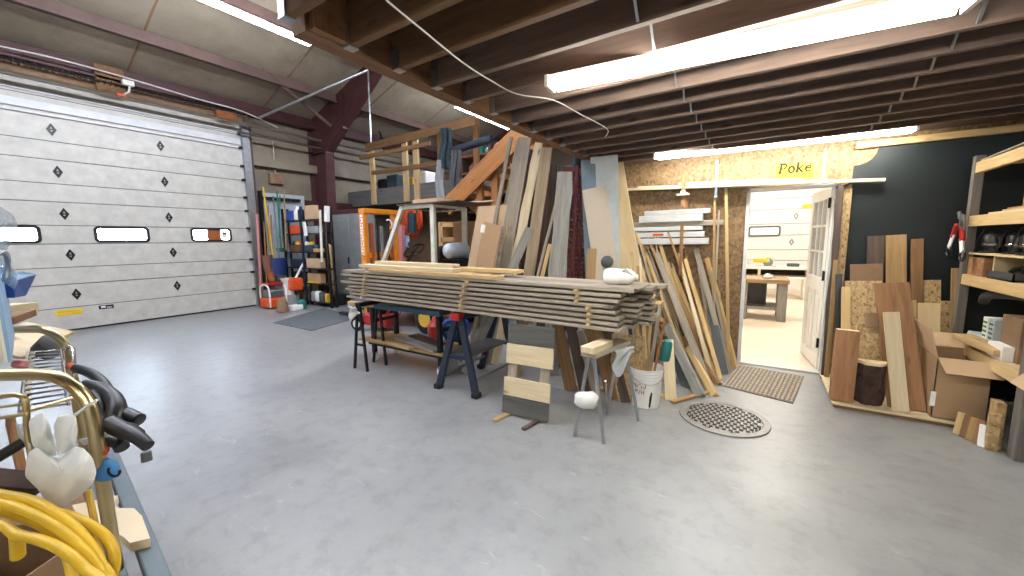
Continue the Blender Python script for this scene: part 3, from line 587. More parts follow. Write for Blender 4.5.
rr_ = random.Random(4); s = MB().lathe([(.012, -.085), (.05, -.07), (.062, -.01), (.058, .05), (.03, .085)], 12, axis((-1.03, 2.57, .335), (1, 0, .1))); s.v = [p+V((rr_.uniform(-.008, .008), rr_.uniform(-.008, .008), rr_.uniform(-.01, .01))) for p in s.v]
tag(s.obj('tool_bag', 'cloth', smooth=True, soft=True), 'small pale bag hanging on the front legs of the folding sawhorse', 'bag')
s = MB().sheet(lambda u, v: (-.90+.09*u+.012*math.sin(8*v), 2.8+.2*u+.02*math.sin(7*v+4*u), .665-.22*v*(.6+.4*math.sin(4*u+1))), 10, 10, .004); tag(s.obj('plastic_bag', 'film', smooth=True), 'clear plastic bag hanging from the right side of the folding sawhorse', 'bag')
# ---- white bucket of offcuts
bc = V((-.83, 3.50, 0)); t = thing('bucket', 'white ribbed bucket with handwriting full of wood strips', 'bucket', bc)
T = Matrix.Translation(bc)
MB().lathe([(r_*.95, z_*.94) for r_, z_ in [(.0, .01), (.128, .01), (.13, .0), (.133, .06), (.143, .28), (.152, .285), (.152, .295), (.146, .30), (.153, .31), (.153, .32), (.147, .325), (.155, .335), (.155, .345), (.149, .35), (.157, .362), (.157, .375), (.148, .375), (.145, .30), (.125, .03), (0, .03)]], 32, T, False).obj('body', 'jug', t, smooth=True)
def onb(a, z, e=.002):                                               # a point on the bucket wall
    r = (.133+(z-.06)/.22*.010)*.95+.002+e; return bc+V((r*math.cos(a), r*math.sin(a), z))
s = MB()
rng = random.Random(5)
for row, (z, n_) in enumerate(((.205, 7), (.15, 5))):
    for k in range(n_):
        a0 = -2.12+k*.135+row*.12; pts = []
        for q_ in range(5): pts.append(onb(a0+rng.uniform(-.05, .05), z+rng.uniform(-.022, .022), .003))
        s.tube(pts, .0022, 4)
s.obj('handwriting', 'inkred', t)
MB().tube([onb(-1.05, .02, .003), onb(-1.0, .10, .003), onb(-.95, .155, .003)], [.008, .011, .006], 5).obj('black_stain', 'ink', t)
MB().tube([bc+V((.152*math.cos(a), .152*math.sin(a), .33-.10*math.sin(a-2.2 if 0 else (a+2.7)))) for a in [(-2.7+3.14*k/16) for k in range(17)]], .003, 5).obj('bail', 'galv', t)
bs = [((633, 262), .02, 'pine'), ((637, 286), .03, 'tan'), ((641, 268), .018, 'pale'), ((645, 280), .02, 'pine'), ((650, 300), .03, 'tan'), ((655, 295), .016, 'pine'), ((661, 316), .03, 'weath'), ((666, 329), .02, 'oran'), ((629, 298), .022, 'weath'), ((648, 322), .05, 'tan'), ((659, 334), .02, 'pale'), ((636, 322), .035, 'pine'),
 ((631, 284), .026, 'pine'), ((639, 276), .024, 'tan'), ((643, 296), .03, 'pale'), ((635, 296), .02, 'weath'), ((653, 318), .022, 'pine')]
bl = ["tallest pale one at the left", "wide tan one left of the middle", "whitest thin one", "slim pale one at the middle", "wide tan one behind the middle", "thin pale one right of the middle", "grey weathered one at the right", "orange one at the right rim", "grey one at the left rim", "short broad one at the front", "thin whitish one at the right", "short wide pale one at the left", "tall yellow pine one next to the tallest", "tall tan one at the middle", "broad whitish one at the middle", "grey one among the left pale ones", "slim pine one right of the broad ones"]
for k, (px, w_, mt_) in enumerate(bs):
    tp = P(px[0]-1, px[1]-10, y=3.56+.05*math.sin(k*2.1)); b_ = bc+V((-.03+.06*((k*7) % 5)/4, -.04+.08*((k*3) % 4)/3, .035))
    tag(bar('wood_strip', mt_, b_, tp, w_, .012, (0, -1, 0), bev=.001), f'wood strip standing in the white bucket, {bl[k]}', 'wood strip', 'wood strips in the bucket')
tag(MB().lathe([(.04, 0), (.045, .01), (.045, .16), (.03, .19)], 14, rot((-.70, 3.62, .40), .1, .15)).obj('bottle', 'teal', smooth=True), 'green teal container standing behind the bucket strips', 'container')
# ---- dark space below the right half of the stack
for k, (x, w_, h, mt_, lab) in enumerate(((-1.75, .13, .74, 'brownw', 'brown board standing in the shade right of the slatted pallet'), (-1.6, .1, .68, 'dkw', 'dark board leaning in the shade behind the slatted pallet'), (-1.48, .08, .6, 'weath', 'grey board leaning in the shade beside the slatted pallet'), (-1.33, .12, .72, 'brownw', 'leaning brown board behind the folding sawhorse, left'), (-1.2, .09, .66, 'dkw', 'leaning dark board behind the folding sawhorse'))):
    tag(bar('leaning_board', mt_, (x+.22, 3.42, 0.005), (x, 3.52, h), w_, .022, (0, -1, 0), bev=.002), lab, 'board')
tag(bar('osb_offcut', 'osbl', (-.98, 3.42, 0.005), (-1.0, 3.5, .62), .30, .012, (0, -1, 0), bev=.001), 'tan offcut of OSB standing behind the folding sawhorse', 'board')
tag(bar('floor_strip', 'pine', (-1.6, 3.5, .02), (-.7, 3.72, .02), .05, .03, (0, 0, 1)), 'strip of wood on the floor behind the folding sawhorse', 'board')
# ================================================================ tall boards leaning on the wooden beam
def tall(name, mat, top, low, w, th, lab, ty=4.25, ly=3.95, ext=0, live=0, cat='board', **k):
    T_ = P(top[0], top[1], y=ty); L_ = P(low[0], low[1], y=ly); d = (L_-T_); B_ = T_+d*((T_.z-.006)/(T_.z-L_.z))
    o = bar(name, mat, B_, T_+(T_-B_).normalized()*ext, w, th, k.get('up') or (.35, -1, 0), bev=.003, live=live); return tag(o, lab, cat, k.get('group'))
tall('weathered_board', 'weath', (511, 137), (487, 264), .05, .03, 'slim weathered board at the far left of the tall leaning boards', group='tall leaning boards', ty=4.3, ly=4.0)
tall('weathered_board', 'weath', (525, 138), (503, 268), .16, .035, 'wide weathered grey brown board leaning left of the bark-edged one', group='tall leaning boards', ty=4.2, ly=3.9)
tall('weathered_board', 'weath', (519, 140), (494, 266), .06, .03, 'narrow board leaning just left of the wide weathered grey brown one', group='tall leaning boards', ty=4.36, ly=4.08)
tall('bark_edged_board', 'pale', (539, 143), (514, 268), .1, .03, 'pale streaked bark-edged board leaning behind the broad tan one', live=.012, group='tall leaning boards', ty=4.22, ly=3.93)
tall('bark_edged_board', 'dkw', (533, 150), (509, 268), .08, .03, 'dark narrow board leaning between weathered and bark-edged boards', live=.01, group='tall leaning boards', ty=4.34, ly=4.05)
tall('broad_board', 'tang', (547, 148), (529, 275), .13, .035, 'broad tan board leaning on the beam in the middle of the tall boards', group='tall leaning boards', ty=4.12, ly=3.82)
tall('dark_board', 'dkw', (552, 164), (545, 275), .14, .03, 'dark weathered board leaning behind the broad tan one', live=.008, group='tall leaning boards', ty=4.5, ly=4.35)
tall('knotty_board', 'greyw', (565, 172), (557, 277), .19, .03, 'wide knotty grey barn board leaning left of the burgundy shutters', live=.014, group='tall leaning boards', ty=4.2, ly=3.95)
tall('grey_strip', 'weath', (560, 188), (537, 278), .03, .02, 'thin stick leaning diagonally in front of the knotty grey board', group='tall leaning boards', ty=3.8, ly=3.68)
tall('pale_offcut', 'pine', (550, 244), (542, 277), .04, .02, 'short pale stick at the foot of the knotty grey board', group='tall leaning boards', ty=3.75, ly=3.68)
tall('grey_offcut', 'greyw', (530, 228), (512, 268), .10, .02, 'short pale grey plank leaning low in front of the broad tan board', group='tall leaning boards', ty=3.72, ly=3.6)
for k, (tx, lx, lab) in enumerate(((571, 567, 'leftmost burgundy louvred shutter leaning under the joists'), (576, 573, 'middle burgundy louvred shutter leaning under the joists'), (581, 579, 'rightmost burgundy louvred shutter leaning under the joists'))):
    T_, B_ = P(tx, 166+k*2, y=4.45+.12*k), P(lx, 262, y=4.4+.12*k); B_ = T_+(B_-T_)*((T_.z-.35)/(T_.z-B_.z)); t = thing('shutter', lab, 'shutter', B_, 'burgundy shutters')
    u_ = (T_-B_).normalized(); F = frame(T_-B_, (.2, -1, 0)); sd = F @ V((0, 1, 0)); L = (T_-B_).length
    for sg in (-1, 1): bar('stile', 'burg', B_+sd*sg*.075, T_+sd*sg*.075, .03, .03, (.2, -1, 0), t)
    for q_ in (0.02, .5, .98): a = B_.lerp(T_, q_); bar('rail', 'burg', a-sd*.07, a+sd*.07, .06, .026, (.2, -1, 0), t)
    s = MB()
    for q_ in range(30):
        a = B_.lerp(T_, .04+.92*q_/30); T__ = F.to_4x4(); T__.translation = a; s.cbox((0, 0, 0), (.03, .13, .006), T__ @ Matrix.Rotation(.6, 4, 'Y'))
    s.obj('louvre', 'burg', t)
tall('painted_board', 'bluegrey', (588, 160), (592, 262), .16, .03, 'blue grey painted panel leaning right of the burgundy shutters', ty=4.3, ly=4.15)
tall('painted_board', 'palegrey', (604, 156), (606, 262), .30, .02, 'pale grey white panel leaning behind the beige one', ty=4.35, ly=4.3)
tall('beige_board', 'beige', (594, 188), (606, 268), .25, .02, 'beige panel leaning in front of the pale grey white one', ty=4.0, ly=3.9)
tall('plywood_sheet', 'paleply', (612, 164), (627, 262), .27, .018, 'tall pale plywood sheet leaning in the corner at the OSB wall', up=(.2, -1, 0), ty=4.8, ly=4.6)
tall('short_plank', 'tan', (592, 249), (591, 275), .09, .03, 'short tan plank standing in front of the beige panel', ty=3.75, ly=3.7)
tag(MB().lathe([(.03, -.3), (.07, -.22), (.06, 0), (.08, .12), (.03, .2)], 10, rot(P(578, 160, y=4.7), .3, .2)).obj('cloth_bundle', 'denim', smooth=True), 'dark cloth bundle tucked on top of the burgundy shutters', 'cloth')
o = tag(MB().lathe([(.055, 0), (.064, .01), (.064, .02), (.055, .03), (.02, .04)], 18, axis(P(607, 262, y=3.9), (.4, -.9, .2))).obj('round_lid', 'dgrey', smooth=True), 'dark round lid standing behind the white jug', 'lid')
# ---- cardboard sheets left of the tall boards
p = P(492, 243, y=4.0)
def quadcard(name, pts, y, mat, lab, cat, th=.012, tilt=.25, z0=None):
    w_ = [P(px, py, y=y) for px, py in pts]; zb = min(q_.z for q_ in w_)
    w_ = [q_+V((0, tilt*(q_.z-zb), 0)) for q_ in w_]; n_ = V((0, -1, .2)).normalized()*th; k = len(w_)
    return tag(MB().add(w_+[q_-n_ for q_ in w_], [tuple(range(k)), tuple(range(2*k-1, k-1, -1))]+[(i, k+i, k+(i+1) % k, (i+1) % k) for i in range(k)]).obj(name, mat), lab, cat)
quadcard('cardboard_sheet', [(474, 272), (481, 221), (498, 226), (492, 275)], 3.75, 'card', 'flat cardboard sheet with white label leaning behind the pale planks', 'cardboard', tilt=.1)
quadcard('cardboard_sheet', [(466, 275), (474, 206), (506, 204), (500, 270)], 4.05, 'cardl', 'wide cardboard sheet leaning behind the labelled cardboard sheet', 'cardboard', tilt=.1)
quadcard('paper_label', [(480, 232), (481, 224), (485, 225), (484, 233)], 3.735, 'label', 'small white label on the leaning cardboard sheet', 'label', th=.002, tilt=.1)
quadcard('edge_strip', [(494, 276), (499, 226), (503, 227), (497, 276)], 3.8, 'weath', 'narrow grey strip leaning right of the labelled cardboard sheet', 'board', tilt=.1)
quadcard('edge_strip', [(498, 276), (504, 226), (506, 226), (501, 276)], 3.9, 'tan', 'narrow tan strip leaning between the cardboard and the tall boards', 'board', tilt=.1)
# ================================================================ thin lumber leaning on the OSB wall
ST = [  # top px, bottom px, width, thick, material, wall offset, floor hint, label
 ((617,211),(690,352),.012,.012,'weath'), ((620,226),(676,350),.014,.012,'pine'), ((626,214),(700,356),.02,.012,'tan'), ((632,224),(694,366),.022,.014,'pine'), ((637.5,233),(672,360),.024,.016,'pale'),
 ((643,244),(690,375),.028,.016,'pine'), ((641,222),(706,350),.016,.012,'weath'), ((648,238),(700,372),.02,.014,'tan'), ((657,253),(708,384),.06,.045,'weath'), ((661,252),(712,372),.04,.02,'tan'),
 ((668,262),(700,360),.02,.014,'pale'), ((672,268),(716,375),.03,.016,'pine'), ((680,259),(712,378),.034,.018,'pale'), ((685,259),(721,380),.034,.018,'pine'), ((690,275),(724,372),.022,.015,'tan'),
 ((696,249),(729,372),.05,.02,'weath'), ((707,258),(734,366),.045,.02,'tan'), ((715,198),(712,358),.022,.014,'tan'), ((726,178),(729,360),.028,.016,'pine'), ((719,210),(712,352),.018,.012,'weath'),
 ((622,200),(640,350),.02,.014,'pine'), ((627,196),(660,352),.018,.012,'pale'), ((634,246),(654,348),.026,.018,'tan'), ((651,262),(684,368),.03,.018,'weath'), ((646,270),(694,360),.024,.014,'brownw'), ((629,240),(652,350),.016,.012,'pine'), ((676,282),(700,372),.036,.02,'tan'), ((665,285),(690,372),.03,.016,'pine'), ((699,268),(716,368),.03,.016,'weath'), ((712,268),(738,360),.02,.014,'pine'), ((654,232),(676,352),.014,.012,'pale'), ((640,258),(668,356),.02,.016,'oran')]
names = ['slim grey','slim pale','thin tan','thin yellow pine','whitish','light pine','thin grey','narrow tan','thick square weathered','flat tan','thin whitish','pine','wide whitish','wide pine','dull tan','wide weathered','wide tan','upright tan','upright pine','slanted grey','upright pine','very pale','tan','weathered','brown','very thin pine','broad tan','short pine','weathered','short pine','very thin pale','orange tan']+['plain']*9
ADJ = {'pine': 'light pine', 'pale': 'whitish', 'tan': 'tan', 'weath': 'weathered grey', 'brownw': 'brown', 'cedar': 'reddish', 'greyw': 'grey'}
rng = random.Random(21)
for k in range(24):
    tx = 618+k*4.3+rng.uniform(-2, 2); ty = 268-.5*abs(tx-640)*0+rng.uniform(-42, 30)+(18 if tx > 690 else 0); bx_ = tx+rng.uniform(22, 50); by_ = 352+rng.uniform(0, 20)
    mt_ = rng.choice(list(ADJ)); ST.append(((tx, ty), (min(bx_, 730), by_), rng.choice((.014, .02, .026, .034)), rng.choice((.012, .016, .02)), mt_)); names = names[:len(ST)-1]+[('slim ' if k % 2 else 'short ')+ADJ[mt_]]
order = sorted(range(len(ST)), key=lambda i: ST[i][0][0])
for rank, i in enumerate(order):
    tp, bt, w_, th, mt_ = ST[i]; yT = 5.22-.012*(i % 5); T_ = P(tp[0], tp[1], y=yT-.03); 
    B_ = P(bt[0], bt[1], z=0.0); 
    if B_.y > 5.0: B_ = P(bt[0], bt[1], y=5.0); B_.z = 0
    B_.z = .004; rk = rank+1
    lab = f'{names[i]} strip leaning on the OSB wall, its top {ORD[rank]} from the left'
    tag(bar('lumber_strip', mt_, B_, T_, w_*1.15, th, (0, -1, 0), bev=.001), lab, 'wood strip', 'thin lumber leaning on the OSB wall')
def beamlet(name, mat, tp, bt, yt, w_, th, lab, **k):
    return tag(bar(name, mat, P(bt[0], bt[1], z=.004), P(tp[0], tp[1], y=yt), w_, th, (0, -1, .0), bev=.003, **k), lab, 'board')
beamlet('grey_plank', 'dgrey', (709, 300), (724, 374), 5.1, .09, .02, 'dark grey plank leaning near the door mat')
beamlet('heavy_timber', 'greyw', (667, 326), (701, 397), 4.55, .085, .06, 'heavy grey timber slanting above the drain grate')
beamlet('heavy_timber', 'pine', (688, 348), (715, 396), 4.6, .06, .05, 'yellow pine timber slanting right of the heavy grey one')
beamlet('heavy_timber', 'brownw', (684, 338), (719, 385), 4.75, .055, .045, 'brown striped timber slanting behind the yellow pine one', live=.004)
beamlet('pale_plank', 'pale', (668, 340), (671, 400), 4.0, .1, .02, 'pale plank standing right of the white bucket')
beamlet('dark_plank', 'dgrey', (668, 335), (688, 388), 4.7, .12, .02, 'dark plank under the slanting heavy grey timber')
tag(bar('floor_strip', 'tan', P(672, 402, z=.015), P(712, 394, z=.015)+V((0, .1, 0)), .05, .02, (0, 0, 1)), 'flat strip on the floor under the slanting timbers', 'board')
rng = random.Random(11)
for k, (px, py, nm) in enumerate(((641, 296, 'top left'), (650, 303, 'upper right'), (644, 312, 'middle'), (652, 317, 'lower right'), (636, 308, 'lower left'))):
    c = P(px, py, y=4.2); o = bar('wood_offcut', ['pale', 'tan', 'pine', 'brownw', 'pale'][k], c+V((-.13, rng.uniform(-.05, .05), rng.uniform(-.05, .05))), c+V((.13, rng.uniform(-.05, .05), rng.uniform(-.05, .05))), .07, .035, (0, -.5, 1))
    tag(o, f'wood offcut in the small heap behind the bucket strips, {nm} one', 'wood offcut', 'offcuts heaped behind the bucket')
t = thing('offcut_crate', 'brown crate under the offcuts behind the bucket', 'crate', (-.95, 4.25, 0)); 
for (a, b) in (((-1.28, 4.05, .0), (-.95, 4.08, .86)), ((-1.28, 4.42, .0), (-.95, 4.45, .86)), ((-1.28, 4.08, .0), (-1.25, 4.42, .86)), ((-.98, 4.08, .0), (-.95, 4.42, .86))): MB().box(a, b).obj('side', 'dkw', t, .003)
MB().box((-1.25, 4.08, .82), (-.98, 4.42, .85)).obj('shelf', 'brownw', t)
# ---- trim boards stored on wall brackets
WY = YB-.0
for k, (x0, x1, z, h, mt_, dp, lab) in enumerate(((-1.38, -.55, 1.46, .075, 'trimw', .1, 'white trim board at the bottom of the wall rack'), (-1.43, -.60, 1.545, .07, 'trimw', .09, 'white trim board with red mark, second from the rack bottom'), (-1.42, -.62, 1.615, .05, 'trimw', .1, 'pale trim board third from the rack bottom'), (-1.45, -.40, 1.675, .06, 'weath', .08, 'grey board sticking out right in the wall rack'), (-1.36, -.62, 1.74, .085, 'trimw', .11, 'thick white trim board near the rack top'), (-1.30, -.55, 1.815, .055, 'trimw', .09, 'pale grey trim board at the top of the rack'))):
    o = bar('trim_board', mt_, (x0, WY-.03-dp/2, z), (x1, WY-.03-dp/2, z), dp, h, (0, 0, 1), bev=.006); tag(o, lab, 'trim board', 'boards on the wall rack')
    if k == 1: MB().cbox((-1.12, WY-.03-dp-.002, z), (.13, .003, .03)).obj('red_mark', 'orange2', o)
for x, z0, z1, lab in ((-1.24, 1.15, 1.50, 'left upright of the wall rack holding white trim boards'), (-.83, 1.05, 2.23, 'tall right upright of the wall rack with a clamp on it')):
    t = thing('rack_bracket', lab, 'bracket', (x, WY-.02, z0)); MB().box((x-.025, WY-.03, z0), (x+.025, WY-.002, z1)).obj('upright', 'tan' if x < -1 else 'cedar', t, .002)
    
    if x > -1: MB().box((x-.018, WY-.215, z0), (x+.018, WY-.195, 1.66)).box((x-.02, WY-.215, 1.87), (x+.02, WY-.195, 2.24)).obj('front_post', 'cedar', t, .002)
    for z in (1.4,): MB().box((x-.02, WY-.2, z-.03), (x+.02, WY-.002, z)).obj('arm', 'tan', t)
    if x > -1: MB().box((x-.07, WY-.245, 2.0), (x+.07, WY-.216, 2.018)).box((x-.025, WY-.245, 2.018), (x+.025, WY-.216, 2.05)).obj('clamp', 'label', t, .003)
for k, (a, b, w_, lab) in enumerate((((-1.66, 5.13, 2.135), (.55, 5.10, 2.045), .09, 'long pale board lying on brackets above the doorway, front one'), ((-1.4, 5.19, 2.15), (.95, 5.17, 2.03), .06, 'long pale board above the doorway reaching past the green panel'), ((-.9, 5.13, 2.145), (.3, 5.12, 2.085), .08, 'upper pale board lying on the long boards above the doorway'))):
    tag(bar('long_board', 'pale', a, b, w_, .03, (0, 0, 1), bev=.002), lab, 'board', 'long boards above the doorway')
t = thing('strap_hanger', 'pale blue strap hanging on the OSB above the wall rack', 'strap', (-.5, WY-.01, 1.98)); MB().box((-.50, WY-.205, 2.36), (-.475, WY-.2, 1.97)).box((-.50, WY-.2, 2.35), (-.475, WY-.002, 2.36)).obj('strap', 'bluegrey', t); MB().lathe([(.02, -.015), (.02, .015)], 10, axis((-.488, WY-.2, 1.95), (1, 0, 0))).obj('buckle', 'steel', t)
tag(MB().box((.478, WY-.012, 2.06), (.492, WY-.002, 2.4)).obj('strip_bracket', 'trimw'), 'thin white vertical strip on the OSB right of the yellow sign', 'bracket')
# ---- yellow sign with the word
pa, pb_ = P(777, 180, y=YB-.008), P(812, 162, y=YB-.008); z0, z1, x0, x1 = pa.z+.0, pb_.z-.005, pa.x-.01, pb_.x+.015
t = thing('sign', 'yellow paper sign reading Poke on the OSB above the doorway', 'sign', ((x0+x1)/2, YB-.005, z0)); MB().box((x0, YB-.006, z0), (x1, YB-.001, z1)).obj('paper', 'yellowp', t)
s = MB(); lx = x0+.02; lz = z0+.068; hh = .093; S_ = .006; yl = YB-.008
def st_(pts, r=.0065): r *= 1.3; s.tube([(lx+x*hh, yl, lz+z*hh) for x, z in pts], r, 5)
st_([(.12, 0), (.25, 1)], .009); st_([(.0, 0), (.28, 0)]); st_([(.1, 1), (.55, 1), (.72, .85), (.68, .62), (.5, .48), (.2, .48)], .0075)
lx += .92*hh; s.tube([(lx+(.3+.25*math.cos(a))*hh, yl, lz+(.34+.33*math.sin(a))*hh) for a in [k*math.pi/8 for k in range(16)]], .0105, 5, True)
lx += .72*hh; st_([(.08, 0), (.22, 1)], .009); st_([(.1, 1), (.24, 1)]); st_([(.0, 0), (.24, 0)]); st_([(.6, .62), (.14, .3)]); st_([(.28, .38), (.55, 0), (.7, 0)], .008); st_([(.5, .64), (.7, .64)])
lx += .82*hh; st_([(.1, .34), (.52, .38), (.5, .58), (.32, .66), (.12, .5), (.06, .25), (.2, .02), (.4, .02), (.55, .14)], .0075)
s.obj('lettering', 'ink', t)
s = MB()
for k in range(8): s.cbox((x0+.07+k*.026, yl, z0+.045), (.014, .002, .03))
s.obj('faint_print', 'gold', t)
# white cord across the joists
tag(MB().tube(smooth_path([P(386, 0, z=2.40), P(420, 28, z=2.40), P(462, 62, z=2.40), P(490, 80, z=2.39), P(517, 94, z=2.39), P(553, 100, z=2.40), P(580, 114, z=2.40), P(607, 129, z=2.40), P(605, 137, z=2.36)], 5), .004, 5).obj('cord', 'cable', smooth=True), 'white cord stapled diagonally across the underside of the joists', 'cord')
# ================================================================ offcut pile against the green wall
t = thing('low_platform', 'low plywood platform carrying the offcuts by the green wall', 'platform', (1.0, 4.7, 0))
MB().box((.585, 4.25, .03), (1.45, 5.2, .045)).obj('deck', 'pale', t, .002)
for y in (4.30, 4.75, 5.1): MB().box((.60, y-.03, 0), (1.44, y+.03, .03)).obj('runner', 'brownw', t)
PZ = .046
def up_(name, mat, top, bot, yt, yb, w_, th, lab, cat='board', z=PZ, live=0, group=None):
    T_ = P(*top, y=yt); B_ = P(*bot, y=yb); d = B_-T_; B_ = T_+d*((T_.z-z)/(T_.z-B_.z)) if abs(T_.z-B_.z) > .01 else B_
    return tag(bar(name, mat, B_, T_, w_, th, (0, -1, 0), bev=.003, live=live), lab, cat, group)
o = up_('cedar_block', 'cedar', (848, 330), (840, 403), 4.42, 4.36, .155, .12, 'thick brown cedar block standing at the left end of the platform', 'timber')
MB().box((-.0, -.075, -.058), (.003, .075, .058)).obj('sawn_end', 'endgrain', o); e_ = o.children[0]; e_.location = (max(v.co.x for v in o.data.vertices)-.001, 0, 0); e_.rotation_euler = (0, 0, 0)
t = thing('split_log', 'short split log with dark bark beside the cedar block', 'log', (.85, 4.38, PZ)); rng = random.Random(2)
ring = []
for k in range(15):
    a = math.pi*(1+k/14); r = .092*(1+rng.uniform(-.1, .1)); ring.append((.85+r*1.0*math.cos(a), 4.42+r*.9*math.sin(a)))
ring += [(.945, 4.45), (.755, 4.45)]
vs = []; fs = []; n = len(ring); NZ = 8
for i in range(NZ+1):
    for k, (x, y) in enumerate(ring):
        j = rng.uniform(-.008, .008) if k < 15 else 0; vs.append((x+j, y+j, PZ+.35*i/NZ))
for i in range(NZ):
    for k in range(n): fs.append((i*n+k, i*n+(k+1) % n, (i+1)*n+(k+1) % n, (i+1)*n+k))
fs += [tuple(reversed(range(n))), tuple(NZ*n+k for k in range(n))]
MB().add(vs, fs).obj('bark', 'bark', t); MB().prism([(x, y) for x, y in ring], .025, Matrix.Translation((0, 0, PZ+.349))).obj('sawn_end', 'endgrain', t)
up_('pale_board', 'pale', (891, 312), (901, 415), 4.47, 4.31, .105, .02, 'pale board leaning in front of the wide reddish board')
up_('wide_board', 'cedar', (891, 283), (907, 413), 4.75, 4.38, .23, .028, 'wide reddish brown board leaning behind the pale board')
t = up_('osb_board', 'osbl', (863, 281), (866, 400), 4.93, 4.62, .27, .015, 'OSB board with clipped corners leaning behind the cedar block')
up_('pine_strip', 'pine', (846, 287), (845, 400), 4.90, 4.60, .07, .02, 'pale pine strip leaning at the left edge of the OSB board')
up_('grey_patch', 'oaky', (874, 313), (874, 326), 4.74, 4.70, .12, .01, 'small grey brown panel piece leaning on the OSB board', z=P(874, 328, y=4.70).z)
up_('grey_board', 'oaky', (866, 264), (866, 380), 5.08, 4.98, .24, .015, 'grey brown panel leaning behind the OSB board')
up_('black_strip', 'black', (839, 274), (838, 320), 5.02, 4.95, .05, .02, 'black strip standing left of the grey brown panel')
up_('dark_board', 'dkw', (876, 236), (872, 380), 5.20, 5.12, .13, .012, 'dark panel leaning on the green wall left of the tan board')
up_('tan_board', 'tan', (896, 235), (896, 380), 5.19, 5.06, .145, .02, 'tallest tan board leaning on the green wall', live=.0)
up_('brown_plank', 'brownw', (917, 239), (915, 380), 5.20, 5.08, .085, .03, 'brown plank leaning on the green wall right of the tan board')
up_('osb_offcut', 'osbl', (932, 280), (932, 400), 5.17, 5.06, .115, .015, 'OSB offcut standing right of the brown plank')
up_('ply_offcut', 'paleply', (929, 303), (928, 400), 4.98, 4.88, .145, .012, 'pale greenish plywood offcut in front of the OSB offcut')
up_('osb_piece', 'osbl', (946, 301), (946, 400), 5.14, 5.08, .10, .015, 'OSB piece standing beside the shelf post')
up_('tan_strip', 'tan', (956, 268), (952, 400), 5.08, 5.0, .055, .03, 'tan strip standing against the far shelf post')
up_('pine_offcut', 'pine', (911, 300), (913, 400), 5.0, 4.9, .07, .02, 'narrow pine offcut behind the wide reddish board')
# slabs at the right door jamb
up_('live_edge_slab', 'dkw', (841, 186), (822, 392), 5.17, 5.08, .06, .035, 'bark-edged slab standing at the right side of the doorway', z=.004, live=.01)
up_('osb_strip', 'osbl', (848, 188), (829, 392), 5.2, 5.14, .07, .012, 'narrow OSB strip standing right of the doorway slab', z=.004)
up_('pine_batten', 'tan', (836, 260), (825, 392), 5.12, 5.02, .04, .02, 'thin batten standing in front of the doorway slab', z=.004)
# ---- big open cardboard box
x0, x1, y0, y1, z0, z1 = 1.205, 1.50, 4.30, 4.74, PZ, .54
t = thing('cardboard_box', 'large brown cardboard box with open flaps on the platform end', 'box', ((x0+x1)/2, (y0+y1)/2, z0))
s = MB(); th = .006
s.box((x0, y0, z0), (x1, y0+th, z1)).box((x0, y1-th, z0), (x1, y1, z1)).box((x0, y0, z0), (x0+th, y1, z1)).box((x1-th, y0, z0), (x1, y1, z1)).box((x0, y0, z0), (x1, y1, z0+th)); s.obj('body', 'card', t)
def flap(a, b, d, nm):
    a, b, d = V(a), V(b), V(d); n_ = (b-a).cross(d).normalized()*.005
    q_ = [a, b, b+d, a+d]; MB().add(q_+[p+n_ for p in q_], [(0,1,2,3),(7,6,5,4)]+[(i, 4+i, 4+(i+1) % 4, (i+1) % 4) for i in range(4)]).obj(nm, 'cardl', t)
flap((x0, y0, z1), (x0, y1, z1), (-.06, 0, .23), 'flap'); flap((x0, y0, z1), (x1, y0, z1), (.03, -.09, -.10), 'flap'); flap((x0, y1, z1), (x1, y1, z1), (0, .12, .1), 'flap'); flap((x1, y0, z1), (x1, y1, z1), (.09, 0, -.1), 'flap')
MB().cbox((x0+.0, y0-.001, .2), (.03, .002, .12)).obj('paper_label', 'label', t)
tag(bar('timber_offcut', 'pine', P(963, 336, y=4.72), P(1006, 354, y=4.25), .13, .042, (0, 0, 1), bev=.004), 'thick pale timber offcut lying over the cardboard box edge', 'timber')
# ---- shelving
SX = 1.475
t = thing('shelving_unit', 'wooden shelving of grey posts and pale beams along the right wall', 'shelf', (1.9, 4.3, 0))
for x in (SX+.03, 2.45):
    for y in (5.02, 3.87, 2.7): MB().box((x-.03, y-(.03 if y > 5 else .045), 0), (x+.03, y+(.03 if y > 5 else .045), 2.16)).obj('post', 'greyw' if False else M['postw'], t, .004)
LV = [.575, 1.155, 1.655, 2.10]
for z in LV:
    MB().box((SX-.0, 2.62, z-.088), (SX+.04, 4.975, z)).obj('beam', 'piney', t, .003); MB().box((SX+.04, 2.62, z-.02), (2.5, 5.1, z)).obj('shelf_board', 'paleply', t)
bar('shelf_board', 'weath', (SX+.42, 4.95, 2.115), (SX+.38, 2.7, 2.15), .8, .012, (0, 0, 1), t)
